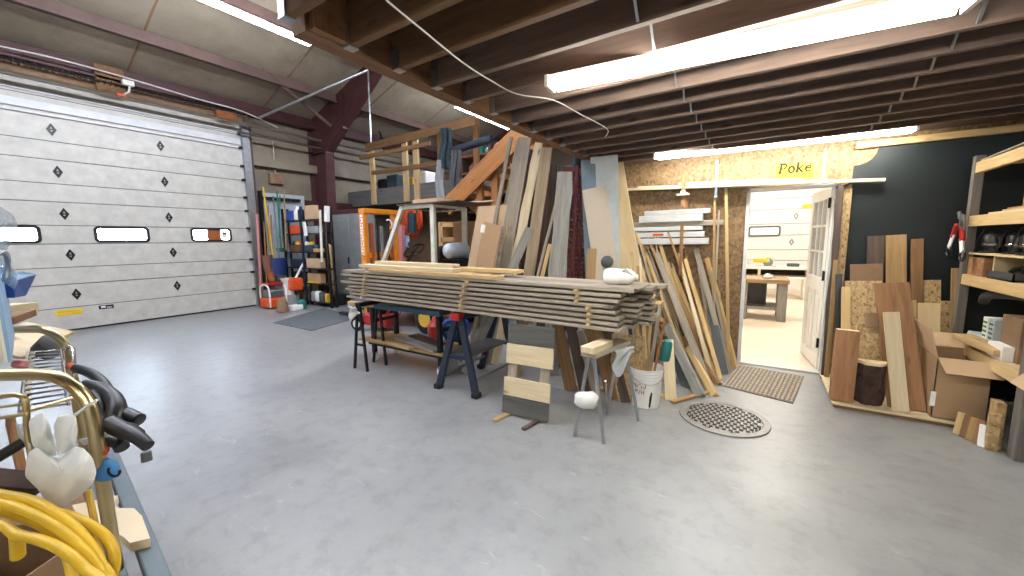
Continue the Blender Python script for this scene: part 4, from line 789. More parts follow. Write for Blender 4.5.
# contents
def ctag(o, l, c, g=None): return tag(o, l, c, g)
z = LV[2]
t = thing('wooden_crate', 'open wooden crate on the upper shelf of the right shelving', 'crate', (1.85, 4.35, z))
for a, b in (((1.6, 4.5, z), (2.1, 4.52, z+.3)), ((1.6, 4.0, z), (2.1, 4.02, z+.3)), ((1.6, 4.02, z), (1.62, 4.5, z+.16)), ((2.08, 4.02, z), (2.1, 4.5, z+.3)), ((1.62, 4.02, z), (2.08, 4.5, z+.012))): MB().box(a, b).obj('side', 'cedar', t, .003)
for k in range(3): tag(MB().cbox((1.85, 4.12+k*.12, z+.1), (.2, .09, .17+.03*k)).obj('carton', ['cardl', 'beige', 'card'][k], None, .004), f'small carton inside the open wooden crate, {["nearest","middle","farthest"][k]} one', 'carton', 'cartons in the wooden crate')
for k in range(5):
    tag(bar('stick', ['pale', 'tan', 'pine', 'pale', 'cedar'][k], (1.51+.012*(k % 2)+.02*k, 4.72-.05*(k % 3), z+.008+.016*(k//2)), (1.52+.02*k, 3.4, z+.008+.016*(k//2)), .02, .014, (0, 0, 1)), f'thin wood stick lying at the front of the upper right shelf, {ORD[k]} from the edge', 'stick', 'sticks on the upper right shelf')
z = LV[1]
t = thing('plank_box', 'small open box of reddish planks behind the post on the middle shelf', 'box', (1.66, 4.72, z))
for a, b in (((1.5, 4.68, z), (1.76, 4.7, z+.15)), ((1.5, 4.94, z), (1.76, 4.96, z+.15)), ((1.5, 4.7, z), (1.52, 4.94, z+.15)), ((1.74, 4.7, z), (1.76, 4.94, z+.15))): MB().box(a, b).obj('side', 'cedar', t, .003)
t = thing('riser_shelf', 'thin board riser standing on the middle right shelf', 'shelf', (1.8, 4.4, z)); MB().box((1.49, 3.9, z+.175), (2.1, 4.94, z+.19)).obj('board', 'paleply', t)
for y in (3.93, 4.57): MB().box((1.52, y, z), (2.05, y+.018, z+.175)).obj('support', 'paleply', t)
def router(c, k, lab):
    t = thing('power_tool', lab, 'power tool', c); c = V(c)
    MB().lathe([(.05, 0), (.075, .0), (.075, .012), (.045, .016), (.045, .05), (.06, .055), (.062, .13), (.05, .15), (.03, .16)], 16, Matrix.Translation(c)).obj('motor', 'black', t, smooth=True)
    MB().lathe([(.063, .06), (.0645, .062), (.0645, .075), (.063, .077)], 16, Matrix.Translation(c), False).obj('chrome_band', 'chrome', t)
    for sg in (-1, 1): MB().tube(smooth_path([c+V((.0, sg*.05, .05)), c+V((0, sg*.10, .06)), c+V((0, sg*.115, .1)), c+V((0, sg*.09, .13)), c+V((0, sg*.05, .12))], 4), .014, 8).obj('handle', 'black', t, smooth=True)
    MB().tube(smooth_path([c+V((0, .02, .15)), c+V((-.03, .06, .2)), c+V((-.05, .1, .12)), c+V((-.06, .14, .01))], 5), .006, 6).obj('power_cord', 'rubber', t, smooth=True)
for k, (x, y) in enumerate(((1.57, 4.78), (1.62, 4.55), (1.6, 4.30), (1.72, 4.08))): router((x, y, z+.19), k, f'black and chrome power tool on the riser of the right shelf, {["farthest left","second from the left","third from the left","nearest right"][k]}')
t = thing('tool_case', 'open dark tool case with chrome pieces on the middle right shelf', 'tool case', (1.72, 4.3, z))
s = MB().box((1.50, 4.22, z), (1.82, 4.60, z+.012)); 
for a, b in (((1.50, 4.22, z), (1.51, 4.6, z+.06)), ((1.81, 4.22, z), (1.82, 4.6, z+.06)), ((1.50, 4.22, z), (1.82, 4.23, z+.06)), ((1.50, 4.59, z), (1.82, 4.6, z+.06))): s.box(a, b)
s.obj('case_bottom', 'dgrey', t); bar('case_lid', 'dgrey', (1.83, 4.22, z+.08), (1.83, 4.6, z+.08), .14, .02, (-1, 0, .2), t)
for k in range(4): MB().tube(smooth_path([(1.56+.06*k, 4.28, z+.05), (1.6+.05*k, 4.36, z+.10), (1.57+.06*k, 4.46, z+.06), (1.62+.04*k, 4.54, z+.08)], 4), .014, 6).obj('tool', 'chrome' if k % 2 else 'black', t, smooth=True)
tag(MB().lathe([(.05, 0), (.055, .01), (.055, .14), (.03, .17), (.028, .19)], 14, Matrix.Translation((1.56, 4.0, z))).obj('bottle', 'beige', smooth=True), 'beige container standing right of the dark tool case', 'container')
t = thing('work_gloves', 'red and white trigger clamps hanging on the far shelf post', 'clamp', (1.45, 4.94, 1.6))
for k, (dy, rz) in enumerate(((.0, .15), (.09, -.1))):
    b = V((1.45, 5.0-dy, 1.64-.03*k)); MB().tube(smooth_path([b+V((-.01, .05, 0)), b+V((-.03, 0, .05)), b+V((-.03, -.05, .0)), b+V((-.02, -.03, -.08))], 5), .012, 6).obj('hook', 'steel', t, smooth=True)
    bar('jaw', 'red', b+V((-.03, rz*.1, -.05)), b+V((-.03, rz*.5, -.17)), .045, .03, (-1, 0, 0), t, .01); bar('label_tag', 'label', b+V((-.035, rz*.3, -.14)), b+V((-.035, rz*.8, -.26)), .05, .012, (-1, 0, 0), t, .004)
    MB().tube(arc(b+V((-.03, rz*.8, -.29)), .045, 0, 6.0, 14, (0, 1, 0), (0, 0, 1)), .009, 6).obj('finger_loop', 'black', t)
t['label'] = 'red and white trigger clamp pair hanging on the far shelf post'; t.name = 'trigger_clamp'
z = LV[0]
for k, (y, mt_, lab) in enumerate(((4.64, 'label', 'white and green box standing on the lower right shelf, left one'), (4.54, 'palegrey', 'white and green box standing on the lower right shelf, right one'))):
    t = thing('carton', lab, 'carton', (1.62, y, z), 'green lettered cartons'); MB().cbox((1.62, y, z+.13), (.16, .085, .26)).obj('box', mt_, t, .004)
    s = MB()
    for q_ in range(6): s.cbox((1.538, y, z+.04+q_*.036), (.003, .05+.012*(q_ % 2), .014))
    s.obj('lettering', 'green', t)
tag(MB().box((1.56, 4.18, z), (1.85, 4.45, z+.32)).obj('carton', 'oaky', None, .004), 'brown carton on the lower right shelf beside the green lettered boxes', 'carton')
tag(MB().box((1.5, 4.22, z), (1.56, 4.44, z+.11)).obj('carton', 'label', None, .004), 'low white carton in front of the brown one on the lower shelf', 'carton')
tag(MB().tube(smooth_path([(1.6, 4.9, z+.36), (1.56, 4.7, z+.43), (1.6, 4.4, z+.47), (1.7, 4.1, z+.45), (1.8, 3.9, z+.4)], 6), .035, 10).obj('hose', 'dgrey', smooth=True), 'grey corrugated hose curving over the cartons on the lower shelf', 'hose')
tag(MB().tube([(1.53, 4.88, z+.05), (1.68, 4.80, z+.05)], .05, 12).obj('roll', 'palegrey', smooth=True), 'pale roll lying at the far end of the lower right shelf', 'roll')
# below the shelving, at the near post
tag(MB().box((1.425, 3.97, 0), (1.47, 4.07, .335)).obj('osb_block', 'osbl', None, .002), 'upright block of OSB offcuts left of the near shelf post', 'board')
tag(MB().box((1.385, 3.925, 0), (1.44, 3.965, .265)).obj('osb_block', 'osbl', None, .002), 'lower block of OSB offcuts touching the near shelf post', 'board')
for k, mt_ in enumerate(('pine', 'brownw', 'tan', 'cedar')):
    tag(bar('short_strip', mt_, (1.30+k*.022, 4.12-.035*k, .004), (1.325+k*.022, 4.15-.035*k, .17), .04, .012, (-.6, -1, 0)), f'short wood strip leaning on the OSB offcut block, {ORD[k]} from the left', 'wood strip', 'short strips by the OSB block')
tag(bar('white_strip', 'label', (1.372, 3.96, .004), (1.38, 3.985, .16), .035, .01, (-.6, -1, 0)), 'short white strip leaning in front of the OSB offcut block', 'wood strip')
t = thing('cardboard_box', 'cardboard box on the floor behind the near shelf post', 'box', (1.75, 3.4, .0))
MB().box((1.51, 3.35, .26), (2.0, 3.815, .62)).obj('body', 'card', t, .004); q_ = bar('flap', 'cardl', (1.45, 3.37, .6), (1.45, 3.80, .6), .16, .006, (-.8, 0, .6), t)
tag(MB().box((1.52, 3.3, 0), (2.0, 3.8, .26)).obj('mesh_basket', 'rail', None, .01), 'blue grey basket under the cardboard box by the near shelf post', 'basket')
# ================================================================ workbench and things in the far room
t = thing('workbench', 'grey legged workbench with brown top in the far room', 'workbench', (0, 8.6, 0))
MB().box((-1.3, 8.15, .68), (.42, 9.0, .75)).obj('bench_top', 'rustw' if 'rustw' in M else 'cedar', t, .005)
for x, y in ((-.27, 8.24), (.33, 8.24), (-.27, 8.9), (.33, 8.9)): MB().box((x-.07, y-.07, 0), (x+.07, y+.07, .68)).obj('leg', 'greyw' if False else M['legw'], t, .005)
MB().box((-.3, 8.2, .2), (.36, 8.95, .24)).obj('lower_shelf', M['legw'], t); MB().box((-.2, 8.6, .24), (.1, 8.9, .66)).obj('drawer_box', 'dgrey', t)
t = thing('pallet_bench', 'low pale bench with open slots along the far garage door', 'bench', (.2, 11.5, 0))
MB().box((-1.2, 11.2, .72), (.95, 11.9, .78)).box((-1.2, 11.2, .50), (.95, 11.9, .55)).obj('top', 'offw', t, .003)
for x in (-.6, -.05, .92): MB().box((x-.03, 11.2, .55), (x+.03, 11.9, .72)).obj('divider', 'pale', t)
MB().box((-1.2, 11.85, .55), (.95, 11.9, .72)).obj('back', 'dkw', t)
for x in (-1.1, .88):
    for y in (11.26, 11.84): MB().box((x-.04, y-.04, 0), (x+.04, y+.04, .50)).obj('leg', 'offw', t)
tag(MB().box((.95, 11.0, .0), (1.15, 11.25, .75)).obj('timber_post', 'tan', None, .005), 'tan timber standing on the floor of the far room', 'timber')
t = thing('circular_saw', 'small yellow and blue power saw on the far room bench', 'power tool', (.1, 11.3, .78))
MB().lathe([(.02, -.04), (.1, -.035), (.11, 0), (.1, .035), (.02, .04)], 16, axis((.12, 11.4, .88), (0, 1, 0))).obj('blade_guard', 'bluegrey', t, smooth=True); MB().cbox((-.02, 11.4, .92), (.34, .12, .1)).obj('body', 'yellow', t, .02)
MB().box((-.15, 11.34, .78), (.3, 11.5, .795)).obj('base_plate', 'steel', t)
tag(MB().lathe([(.06, 0), (.08, .03), (.05, .07), (.03, .09)], 12, Matrix.Translation((.1, 8.4, .75))).obj('bowl', 'white', smooth=True), 'small white object on the brown workbench top in the far room', 'bowl')
tag(MB().box((.5, 11.4, .78), (.75, 11.5, .86)).obj('tool', 'dgrey', None, .02), 'small dark tool on the right end of the far room bench', 'tool')
# ================================================================ panel cart at the left, close to the camera
CD = 1.1
hr = V((R_.x, R_.y, 0)).normalized(); hf = V((-hr.y, hr.x, 0))       # across the view / along the view, level
leg = P(98, 450, d=CD); leg.z = 0
t = thing('panel_cart', 'brass coloured tube panel cart at the left beside the camera', 'cart', (leg.x, leg.y, 0))
def hoop(base, top, back, r, rad):
    """an upright at base rising to `top`, bent over and running back along -hr"""
    a = base+V((0, 0, .22)); b = base+V((0, 0, top)); c = b-hr*.10+V((0, 0, .02)); pts = [a, base+V((0, 0, top-.14))]
    ctr = base+V((0, 0, top-.13))-hr*.13
    pts += arc(ctr, .13, 0, math.pi/2, 10, hr, (0, 0, 1))
    pts += [ctr+V((0, 0, .13))-hr*back, ]
    ctr2 = ctr-hr*back; pts += arc(ctr2, .13, math.pi/2, math.pi, 10, hr, (0, 0, 1)); pts += [ctr2-hr*.13-V((0, 0, top-.36))]
    return MB().tube(pts, rad, 14)
topz = P(60, 371, d=CD).z
hoop(leg, topz, .45, 0, .0165).obj('hoop', 'brass', t, smooth=True)
leg2 = P(71, 365, d=1.75); leg2.z = 0; topz2 = P(40, 328, d=1.75).z
hoop(leg2, topz2, .45, 0, .0175).obj('hoop', 'brass', t, smooth=True)
# deck rails running under both hoops
ra, rb = leg+(leg-leg2).normalized()*.55, leg2+(leg2-leg).normalized()*.25
dn = (leg2-leg).normalized(); sd = V((dn.y, -dn.x, 0))
if sd.dot(hr) < 0: sd = -sd
for k, off in enumerate((-.005, .075)):
    MB().tube([ra+sd*off+V((0, 0, .2)), ra+sd*off+V((0, 0, .2))], .01) if 0 else None
    bar('side_rail', 'rail', ra+sd*off+V((0, 0, .52)), rb+sd*off+V((0, 0, .52)), .05, .05, (0, 0, 1), t, .006)
bar('deck', 'brownw', ra-sd*.26+V((0, 0, .24)), rb-sd*.26+V((0, 0, .24)), .55, .03, (0, 0, 1), t, .004)
for a_ in (.1, .9):
    for off in (-.02, -.5):
        c = ra.lerp(rb, a_)+sd*off; w_ = MB().lathe([(.02, -.018), (.055, -.018), (.06, 0), (.055, .018), (.02, .018)], 16, axis(c+V((0, 0, .061)), sd)).obj('caster', 'rubber', t, smooth=True); MB().tube([c+V((0, 0, .07)), c+V((0, 0, .23))], .014, 8).obj('caster_stem', 'steel', w_)
for a_ in (.08, .5, .92): c = ra.lerp(rb, a_)+sd*.02; MB().tube([c+V((0, 0, .23)), c+V((0, 0, .52))], .016, 8).obj('strut', 'brass', t, smooth=True)
# wire rack between the hoops
t = thing('wire_rack', 'chrome wire rack hooked between the two brass hoops', 'wire rack', P(50, 380, d=1.35))
A, B, C_, D_ = P(28, 352, d=1.7), P(62, 350, d=1.7), P(68, 404, d=1.22), P(20, 412, d=1.2)
s = MB()
for k in range(15):
    u = k/14; s.tube([A.lerp(D_, u), B.lerp(C_, u)], .0035, 6)
s.obj('wire', 'chrome', t, smooth=True); s = MB(); s.tube([A, D_], .006, 8).tube([B, C_], .006, 8).tube([A.lerp(B, .12)-V((0, 0, .006)), D_.lerp(C_, .12)-V((0, 0, .006))], .005, 8)
q_ = P(67, 346, d=1.68); s.tube([B, q_, P(73, 349, d=1.66), P(75, 374, d=1.55), C_.lerp(B, .3)], .007, 8); s.obj('rim', 'chrome', t, smooth=True)
s = MB()
for k in range(12): c = A.lerp(D_, .06+.08*k).lerp(B.lerp(C_, .06+.08*k), .13); s.lathe([(.004, -.006), (.010, -.004), (.010, .004), (.004, .006)], 8, axis(c, D_-A))
s.obj('spacer_bead', 'ivory', t)
t = thing('wire_stand', 'brass wire frame at the left edge in front of the near hoop', 'wire frame', P(15, 400, d=1.05))
s = MB().tube(smooth_path([P(-40, 405, d=1.02), P(5, 396, d=1.02), P(20, 396, d=1.02), P(26, 404, d=1.02), P(27, 430, d=1.02), P(31, 455, d=1.02)], 5), .0065, 8).tube([P(-40, 412, d=1.02), P(26, 404, d=1.02)], .004, 6).tube([P(-40, 424, d=1.0), P(27, 414, d=1.0)], .005, 6).tube([P(26, 412, d=1.02), P(72, 398, d=1.12)], .005, 6)
s.obj('frame_wire', 'brass', t, smooth=True)
# ---- black trigger clamps
def clamp(c, d, k, lab):
    t = thing('bar_clamp', lab, 'clamp', c, 'black clamps on the cart'); c = V(c); d = V(d).normalized(); n = d.cross(V((0, 0, 1))).normalized(); u = n.cross(d)
    g = smooth_path([c, c+d*.05-u*.012, c+d*.10-u*.03, c+d*.15-u*.075], 5); MB().tube(g, [.017+.005*math.sin(3*i/len(g)*math.pi/2) for i in range(len(g))], 12).obj('grip', 'black', t, smooth=True)
    g = smooth_path([c-u*.03, c+d*.04-u*.055, c+d*.075-u*.09], 4); MB().tube(g, [.012]*len(g), 10).obj('trigger', 'black', t, smooth=True)
    MB().lathe([(.02, -.025), (.028, -.02), (.03, 0), (.028, .02), (.02, .025)], 14, axis(c-d*.02-u*.02, n)).obj('head', 'black', t, smooth=True)
    MB().tube([c-d*.02-u*.03, c-d*.02-u*.2], .006, 6).obj('bar', 'steel', t); MB().lathe([(.012, 0), (.02, .006), (.02, .024), (.012, .03)], 12, axis(c-d*.02-u*.22, d)).obj('pad', 'black', t, smooth=True)
ta, tb = P(76, 372, d=1.38), P(108, 398, d=1.34)
def big(name, pts, rads, d, mt_='black'):
    return MB().tube(smooth_path([P(x, y, d=d+k*0) for k, (x, y) in enumerate(pts)], 5), [r for r in rads for _ in range(1)], 12)
def grip(lab, paths, loc):
    t = thing('clamp', lab, 'clamp', loc, 'black handled clamps on the cart')
    for nm, pts, r0, r1, d0, d1, mt_ in paths:
        w_ = smooth_path([P(x, y, d=d0+(d1-d0)*i/(len(pts)-1)) for i, (x, y) in enumerate(pts)], 5); n = len(w_)
        MB().tube(w_, [r0+(r1-r0)*i/(n-1) for i in range(n)], 14).obj(nm, mt_, t, smooth=True)
    return t
grip('black handled clamp at the far end of the cart, upper one', [('grip', [(76, 368), (90, 373), (101, 381), (107, 390)], .016, .018, 1.5, 1.4, 'black'), ('jaw', [(107, 390), (108, 400), (104, 412)], .018, .010, 1.4, 1.38, 'black'), ('orange_tip', [(70, 366), (76, 368)], .012, .015, 1.52, 1.5, 'orange2')], P(90, 375, d=1.45))
grip('largest black handled clamp on the cart with curved head', [('grip', [(86, 384), (100, 388), (112, 396), (117, 408), (113, 424)], .015, .027, 1.3, 1.18, 'black'), ('trigger', [(93, 392), (101, 402), (104, 416), (104, 428)], .010, .013, 1.25, 1.18, 'black'), ('lower_jaw', [(113, 424), (106, 436), (118, 442), (122, 448)], .022, .018, 1.18, 1.15, 'black')], P(110, 410, d=1.2))
grip('black handled clamp pointing right over the floor, middle one', [('grip', [(117, 412), (128, 415), (139, 420)], .021, .020, 1.22, 1.2, 'black'), ('end_cap', [(139, 420), (140.5, 420.7)], .020, .014, 1.2, 1.2, 'black')], P(128, 415, d=1.2))
grip('black handled clamp pointing right over the floor, lower one', [('grip', [(110, 424), (122, 430), (136, 436), (148, 446)], .025, .016, 1.14, 1.1, 'black'), ('trigger', [(118, 426), (130, 428), (140, 434)], .016, .013, 1.16, 1.13, 'rubber'), ('bar', [(104, 440), (104, 452)], .012, .012, 1.15, 1.15, 'orange2'), ('pad', [(146, 452), (147, 461)], .012, .013, 1.12, 1.12, 'dgrey')], P(125, 430, d=1.13))
# blue funnel shaped cap hanging by an orange loop
t = thing('plastic_stopper', 'blue plastic cap hanging below the black clamps on the cart', 'cap', P(107, 468, d=1.1))
MB().lathe([(.022, 0), (.027, .006), (.026, .024), (.021, .04), (.010, .05), (.006, .06)], 16, axis(P(108, 476, d=1.12), P(105, 455, d=1.1)-P(108, 476, d=1.12))).obj('body', 'bblue', t, smooth=True)
MB().tube(arc(P(114, 471, d=1.08), .016, 2.6, 6.4, 10, hr, (0, 0, 1)), .0035, 6).obj('wire_loop', 'blackm', t); MB().tube([P(105, 454, d=1.1), P(104, 444, d=1.12)], .006, 6).obj('orange_cord', 'orange2', t)
# ---- white work glove draped on the cart
def clothsheet(outline, d, bul, name, mt_, lab, cat, par=None, th=.004):
    n = len(outline); cx = sum(p[0] for p in outline)/n; cy = sum(p[1] for p in outline)/n; vs = []; fs = []; R = 5; rr = random.Random(n)
    for side in (0, 1):
        for j in range(1, R+1):
            for k, (x, y) in enumerate(outline):
                f = j/R; dd = d+(-1 if side == 0 else .6)*bul*(1-f*f)+.006*math.sin((cx+(x-cx)*f)*.22+(cy+(y-cy)*f)*.12); vs.append(P(cx+(x-cx)*f, cy+(y-cy)*f, d=dd+(th if side and j == R else 0)))
        vs.append(P(cx, cy, d=d+(-1 if side == 0 else .6)*bul+.006*math.sin(cx*.22+cy*.12)))
    K = R*n+1
    for side in (0, 1):
        b = side*K
        for j in range(R-1):
            for k in range(n): q_ = (b+j*n+k, b+j*n+(k+1) % n, b+(j+1)*n+(k+1) % n, b+(j+1)*n+k); fs.append(q_ if side else q_[::-1])
        for k in range(n): q_ = (b+R*n, b+(k+1) % n, b+k); fs.append(q_ if not side else q_[::-1])
    for k in range(n): fs.append(((R-1)*n+k, (R-1)*n+(k+1) % n, K+(R-1)*n+(k+1) % n, K+(R-1)*n+k))
    o = MB().add(vs, fs).obj(name, mt_, par, smooth=True, soft=True); sb_ = o.modifiers.new('soft', 'SUBSURF'); sb_.levels = 2; sb_.render_levels = 2
    return tag(o, lab, cat) if par is None else o
def dens(pts, m=3): 
    out = []
    for i in range(len(pts)):
        a, b = pts[i], pts[(i+1) % len(pts)]
        for k in range(m): out.append((a[0]+(b[0]-a[0])*k/m, a[1]+(b[1]-a[1])*k/m))
    return out
t = thing('cloth_bag', 'white cloth bag tied over the brass tube, hanging above the yellow hose', 'bag', P(60, 470, d=.98))
clothsheet(dens([(28, 452), (38, 446), (58, 460), (74, 446), (84, 448), (93, 458), (97, 472), (93, 484), (78, 498), (58, 512), (48, 506), (38, 490), (24, 476)]), .98, .035, 'body', 'cloth', '', '', t)
clothsheet(dens([(28, 422), (36, 414), (43, 411), (48, 420), (54, 440), (58, 456), (44, 455), (32, 446)]), .985, .015, 'flap', 'cloth', '', '', t)
clothsheet(dens([(54, 424), (58, 416), (68, 414), (76, 416), (78, 430), (76, 446), (66, 452), (58, 456), (55, 440)]), .985, .015, 'flap', 'cloth', '', '', t)
MB().tube([P(72, 417, d=1.0), P(97, 400, d=.99)], .0035, 6).obj('tie', 'cloth', t)
t2 = clothsheet(dens([(78, 440), (92, 436), (104, 432), (110, 430), (108, 436), (98, 441), (84, 446)]), 1.12, .01, 'paper_scrap', 'cloth', 'white scrap of cloth behind the brass upright under the clamps', 'cloth')
t3 = clothsheet(dens([(15, 422), (27, 426), (32, 450), (26, 448), (18, 436)]), 1.02, .01, 'paper_scrap', 'palegrey', 'grey white scrap of cloth left of the white bag', 'cloth')
# ---- coil of yellow hose
t = thing('yellow_hose', 'coil of thick yellow hose at the bottom left corner', 'hose', P(40, 540, d=.9))
for k, (pts, d0, d1) in enumerate(([[(-40, 486), (0, 494), (30, 500), (56, 513), (80, 533), (98, 560), (108, 600)], .95, .86], [[(-40, 500), (0, 503), (24, 510), (52, 524), (78, 545), (100, 572), (112, 610)], .93, .84],
    [[(-40, 512), (0, 512), (26, 519), (50, 531), (66, 552), (72, 575), (74, 610)], .95, .88], [[(-40, 520), (0, 524), (16, 534), (40, 540), (62, 550), (84, 568), (104, 600)], .90, .82], [[(56, 512), (80, 520), (102, 533), (113, 548), (115, 566), (108, 590)], .93, .9])):
    w_ = smooth_path([P(x, y, d=d0+(d1-d0)*i/(len(pts)-1)) for i, (x, y) in enumerate(pts)]+([P(40, 690, d=.95), P(-90, 640, d=1.0), P(*pts[0], d=d0)] if k < 4 else []), 6); MB().tube(w_[:-1] if k < 4 else w_, .0105, 12, k < 4).obj('loop', 'yellow', t, smooth=True)
MB().tube([P(17, 536, d=.9), P(18, 556, d=.92)], .013, 12).obj('branch', 'yellow', t, smooth=True); MB().tube([P(88, 558, d=.93), P(94, 580, d=.93)], .013, 12).obj('branch', 'yellow', t, smooth=True)
MB().tube([P(64, 534, d=.97), P(68, 545, d=.96), P(74, 560, d=.96)], .012, 12).obj('loop', 'yellow', t, smooth=True)
# cream foam pieces over the rails
def slab(name, mat, outline, z, th, lab, cat, par=None):
    pts = [P(x, y, z=z) for x, y in outline]; n = len(pts)
    o = MB().add(pts+[p-V((0, 0, th)) for p in pts], [tuple(range(n)), tuple(range(2*n-1, n-1, -1))]+[(i, n+i, n+(i+1) % n, (i+1) % n) for i in range(n)]).obj(name, mat, par)
    return tag(o, lab, cat) if par is None else o
zr = .547
slab('foam_piece', 'foam', [(72, 505), (96, 500), (118, 495), (114, 503), (118, 508), (134, 508), (142, 516), (150, 538), (130, 543), (124, 537), (116, 533), (96, 535), (86, 520), (76, 513)], zr+.03, .03, 'cream foam piece with notched edge lying across the blue grey rails', 'foam')
tag(MB().tube([P(88, 490, d=1.14), P(104, 570, d=1.1)], .008, 8).obj('yellow_stick', 'gold'), 'thin yellow stick standing beside the brass upright', 'stick')
tag(bar('dark_board', 'bark', P(-20, 480, d=1.05), P(44, 486, d=1.1), .08, .03, (0, 0, 1)), 'dark weathered board lying behind the white bag on the cart', 'board')
tag(MB().tube([P(-10, 462, d=1.0), P(25, 441, d=1.03)], .014, 10).obj('black_tube', 'black', smooth=True), 'black tube poking in from the left beside the white bag', 'tube')
tag(bar('wood_plank', 'cedar', P(10, 420, d=1.3), P(24, 480, d=1.25), .08, .02, (0, -1, 0)), 'brown wood piece standing behind the brass wire frame', 'board')
t = thing('carton', 'brown carton with clear sheet under the yellow hose', 'carton', P(20, 575, d=1.1)); c = P(25, 600, d=1.15)
F = Matrix((hr, hf, V((0, 0, 1)))).transposed().to_4x4(); F.translation = V((c.x, c.y, .256))
s = MB(); s.box((-.3, -.12, 0), (.08, -.114, .32), F).box((-.3, .16, 0), (.08, .166, .32), F).box((.074, -.12, 0), (.08, .166, .32), F).box((-.3, -.12, 0), (-.294, .166, .32), F).box((-.3, -.12, 0), (.08, .166, .006), F); s.obj('body', 'oaky', t)
# ---- light blue bin with clear film, blue tray and lumber at the far end of the cart
t = thing('plastic_bin', 'pale blue plastic bin wrapped in clear film at the left edge', 'bin', P(0, 330, d=1.3))
def panel3(pts, name, mt_, par, th=.012):
    w_ = [P(x, y, d=d) for x, y, d in pts]; n_ = (w_[1]-w_[0]).cross(w_[-1]-w_[0]).normalized()*th; k = len(w_)
    return MB().add(w_+[p+n_ for p in w_], [tuple(range(k)), tuple(range(2*k-1, k-1, -1))]+[(i, (i+1) % k, k+(i+1) % k, k+i) for i in range(k)]).obj(name, mt_, par, .004)
a0 = P(8, 362, d=1.22); a1 = P(15, 353, d=1.62); a1.z = a0.z; b0 = a0-hr*.34; b1 = a1-hr*.34; H_ = V((0, 0, P(6, 288, d=1.22).z-a0.z))
def wall4(a, b, nm, mt_):
    n_ = (b-a).cross(V((0, 0, 1))).normalized()*.008; w_ = [a, b, b+H_, a+H_]
    MB().add(w_+[p+n_ for p in w_], [(0,1,2,3),(7,6,5,4)]+[(q_, 4+q_, 4+(q_+1) % 4, (q_+1) % 4) for q_ in range(4)]).obj(nm, mt_, t)
wall4(b0, a0, 'front_wall', 'offw'); wall4(a0, a1, 'side_wall', 'lblue'); wall4(a1, b1, 'back_wall', 'lblue'); wall4(b1, b0, 'side_wall', 'lblue')
MB().add([a0, a1, b1, b0]+[p+V((0, 0, .008)) for p in (a0, a1, b1, b0)], [(0,1,2,3),(7,6,5,4)]+[(q_, 4+q_, 4+(q_+1) % 4, (q_+1) % 4) for q_ in range(4)]).obj('bottom', 'lblue', t)
s = MB()
for k in range(3): s.tube([p+H_+V((0, 0, .006+.022*k)) for p in (a0, a1, b1, b0)], .011, 8, True)
s.obj('rim', 'lblue', t, smooth=True)
MB().tube(smooth_path([P(-40, 258, d=1.2), P(-6, 255, d=1.25), P(4, 252, d=1.3), P(8, 262, d=1.35), P(6, 282, d=1.35)], 4), .008, 8).obj('wire_bail', 'galv', t, smooth=True)
s = MB().sheet(lambda u, v: P(-50+62*u+6*math.sin(9*v), 215+75*v-14*math.sin(3.1*u), d=1.35+.05*math.sin(11*u+7*v)), 14, 12, .002); tag(s.obj('plastic_film', 'film', smooth=True), 'crumpled clear plastic film over the pale blue bin', 'plastic film')
t = thing('blue_tray', 'blue angular plastic tray behind the pale blue bin', 'tray', P(25, 285, d=1.6))
panel3([(15, 278, 1.5), (37, 274, 1.65), (26, 296, 1.65), (15, 298, 1.5)], 'wall', 'blue', t, .04); panel3([(12, 274, 1.5), (22, 271, 1.55), (37, 274, 1.65), (16, 280, 1.48)], 'rim', 'lblue', t, .006)
tag(bar('plank_end', 'brownw', P(4, 322, d=1.55), P(28, 313, d=1.75), .05, .03, (0, 0, 1)), 'brown plank end under the blue tray at the left', 'board')
tag(bar('pale_timber', 'pale', P(-10, 312, d=1.7), P(26, 308, d=1.85), .10, .05, (0, 0, 1)), 'pale timber end lying above the brown plank end', 'timber')
tag(bar('pale_plank', 'pale', P(0, 335, d=1.9), P(50, 345, d=1.9), .22, .02, (0, -.4, 1)), 'pale panel lying inside the far brass hoop', 'board')
tag(MB().lathe([(.03, 0), (.05, .01), (.05, .08), (.03, .09)], 14, axis(P(44, 352, d=1.85), (.6, .3, .5))).obj('spool', 'dgrey', smooth=True), 'dark grey spool inside the far brass hoop', 'spool')
tag(MB().lathe([(.006, 0), (.014, .006), (.016, .03), (.01, .04)], 12, axis(P(14, 364, d=1.3), hr)).obj('pink_plug', 'pink', smooth=True), 'small pink cap beside the wire rack', 'cap')
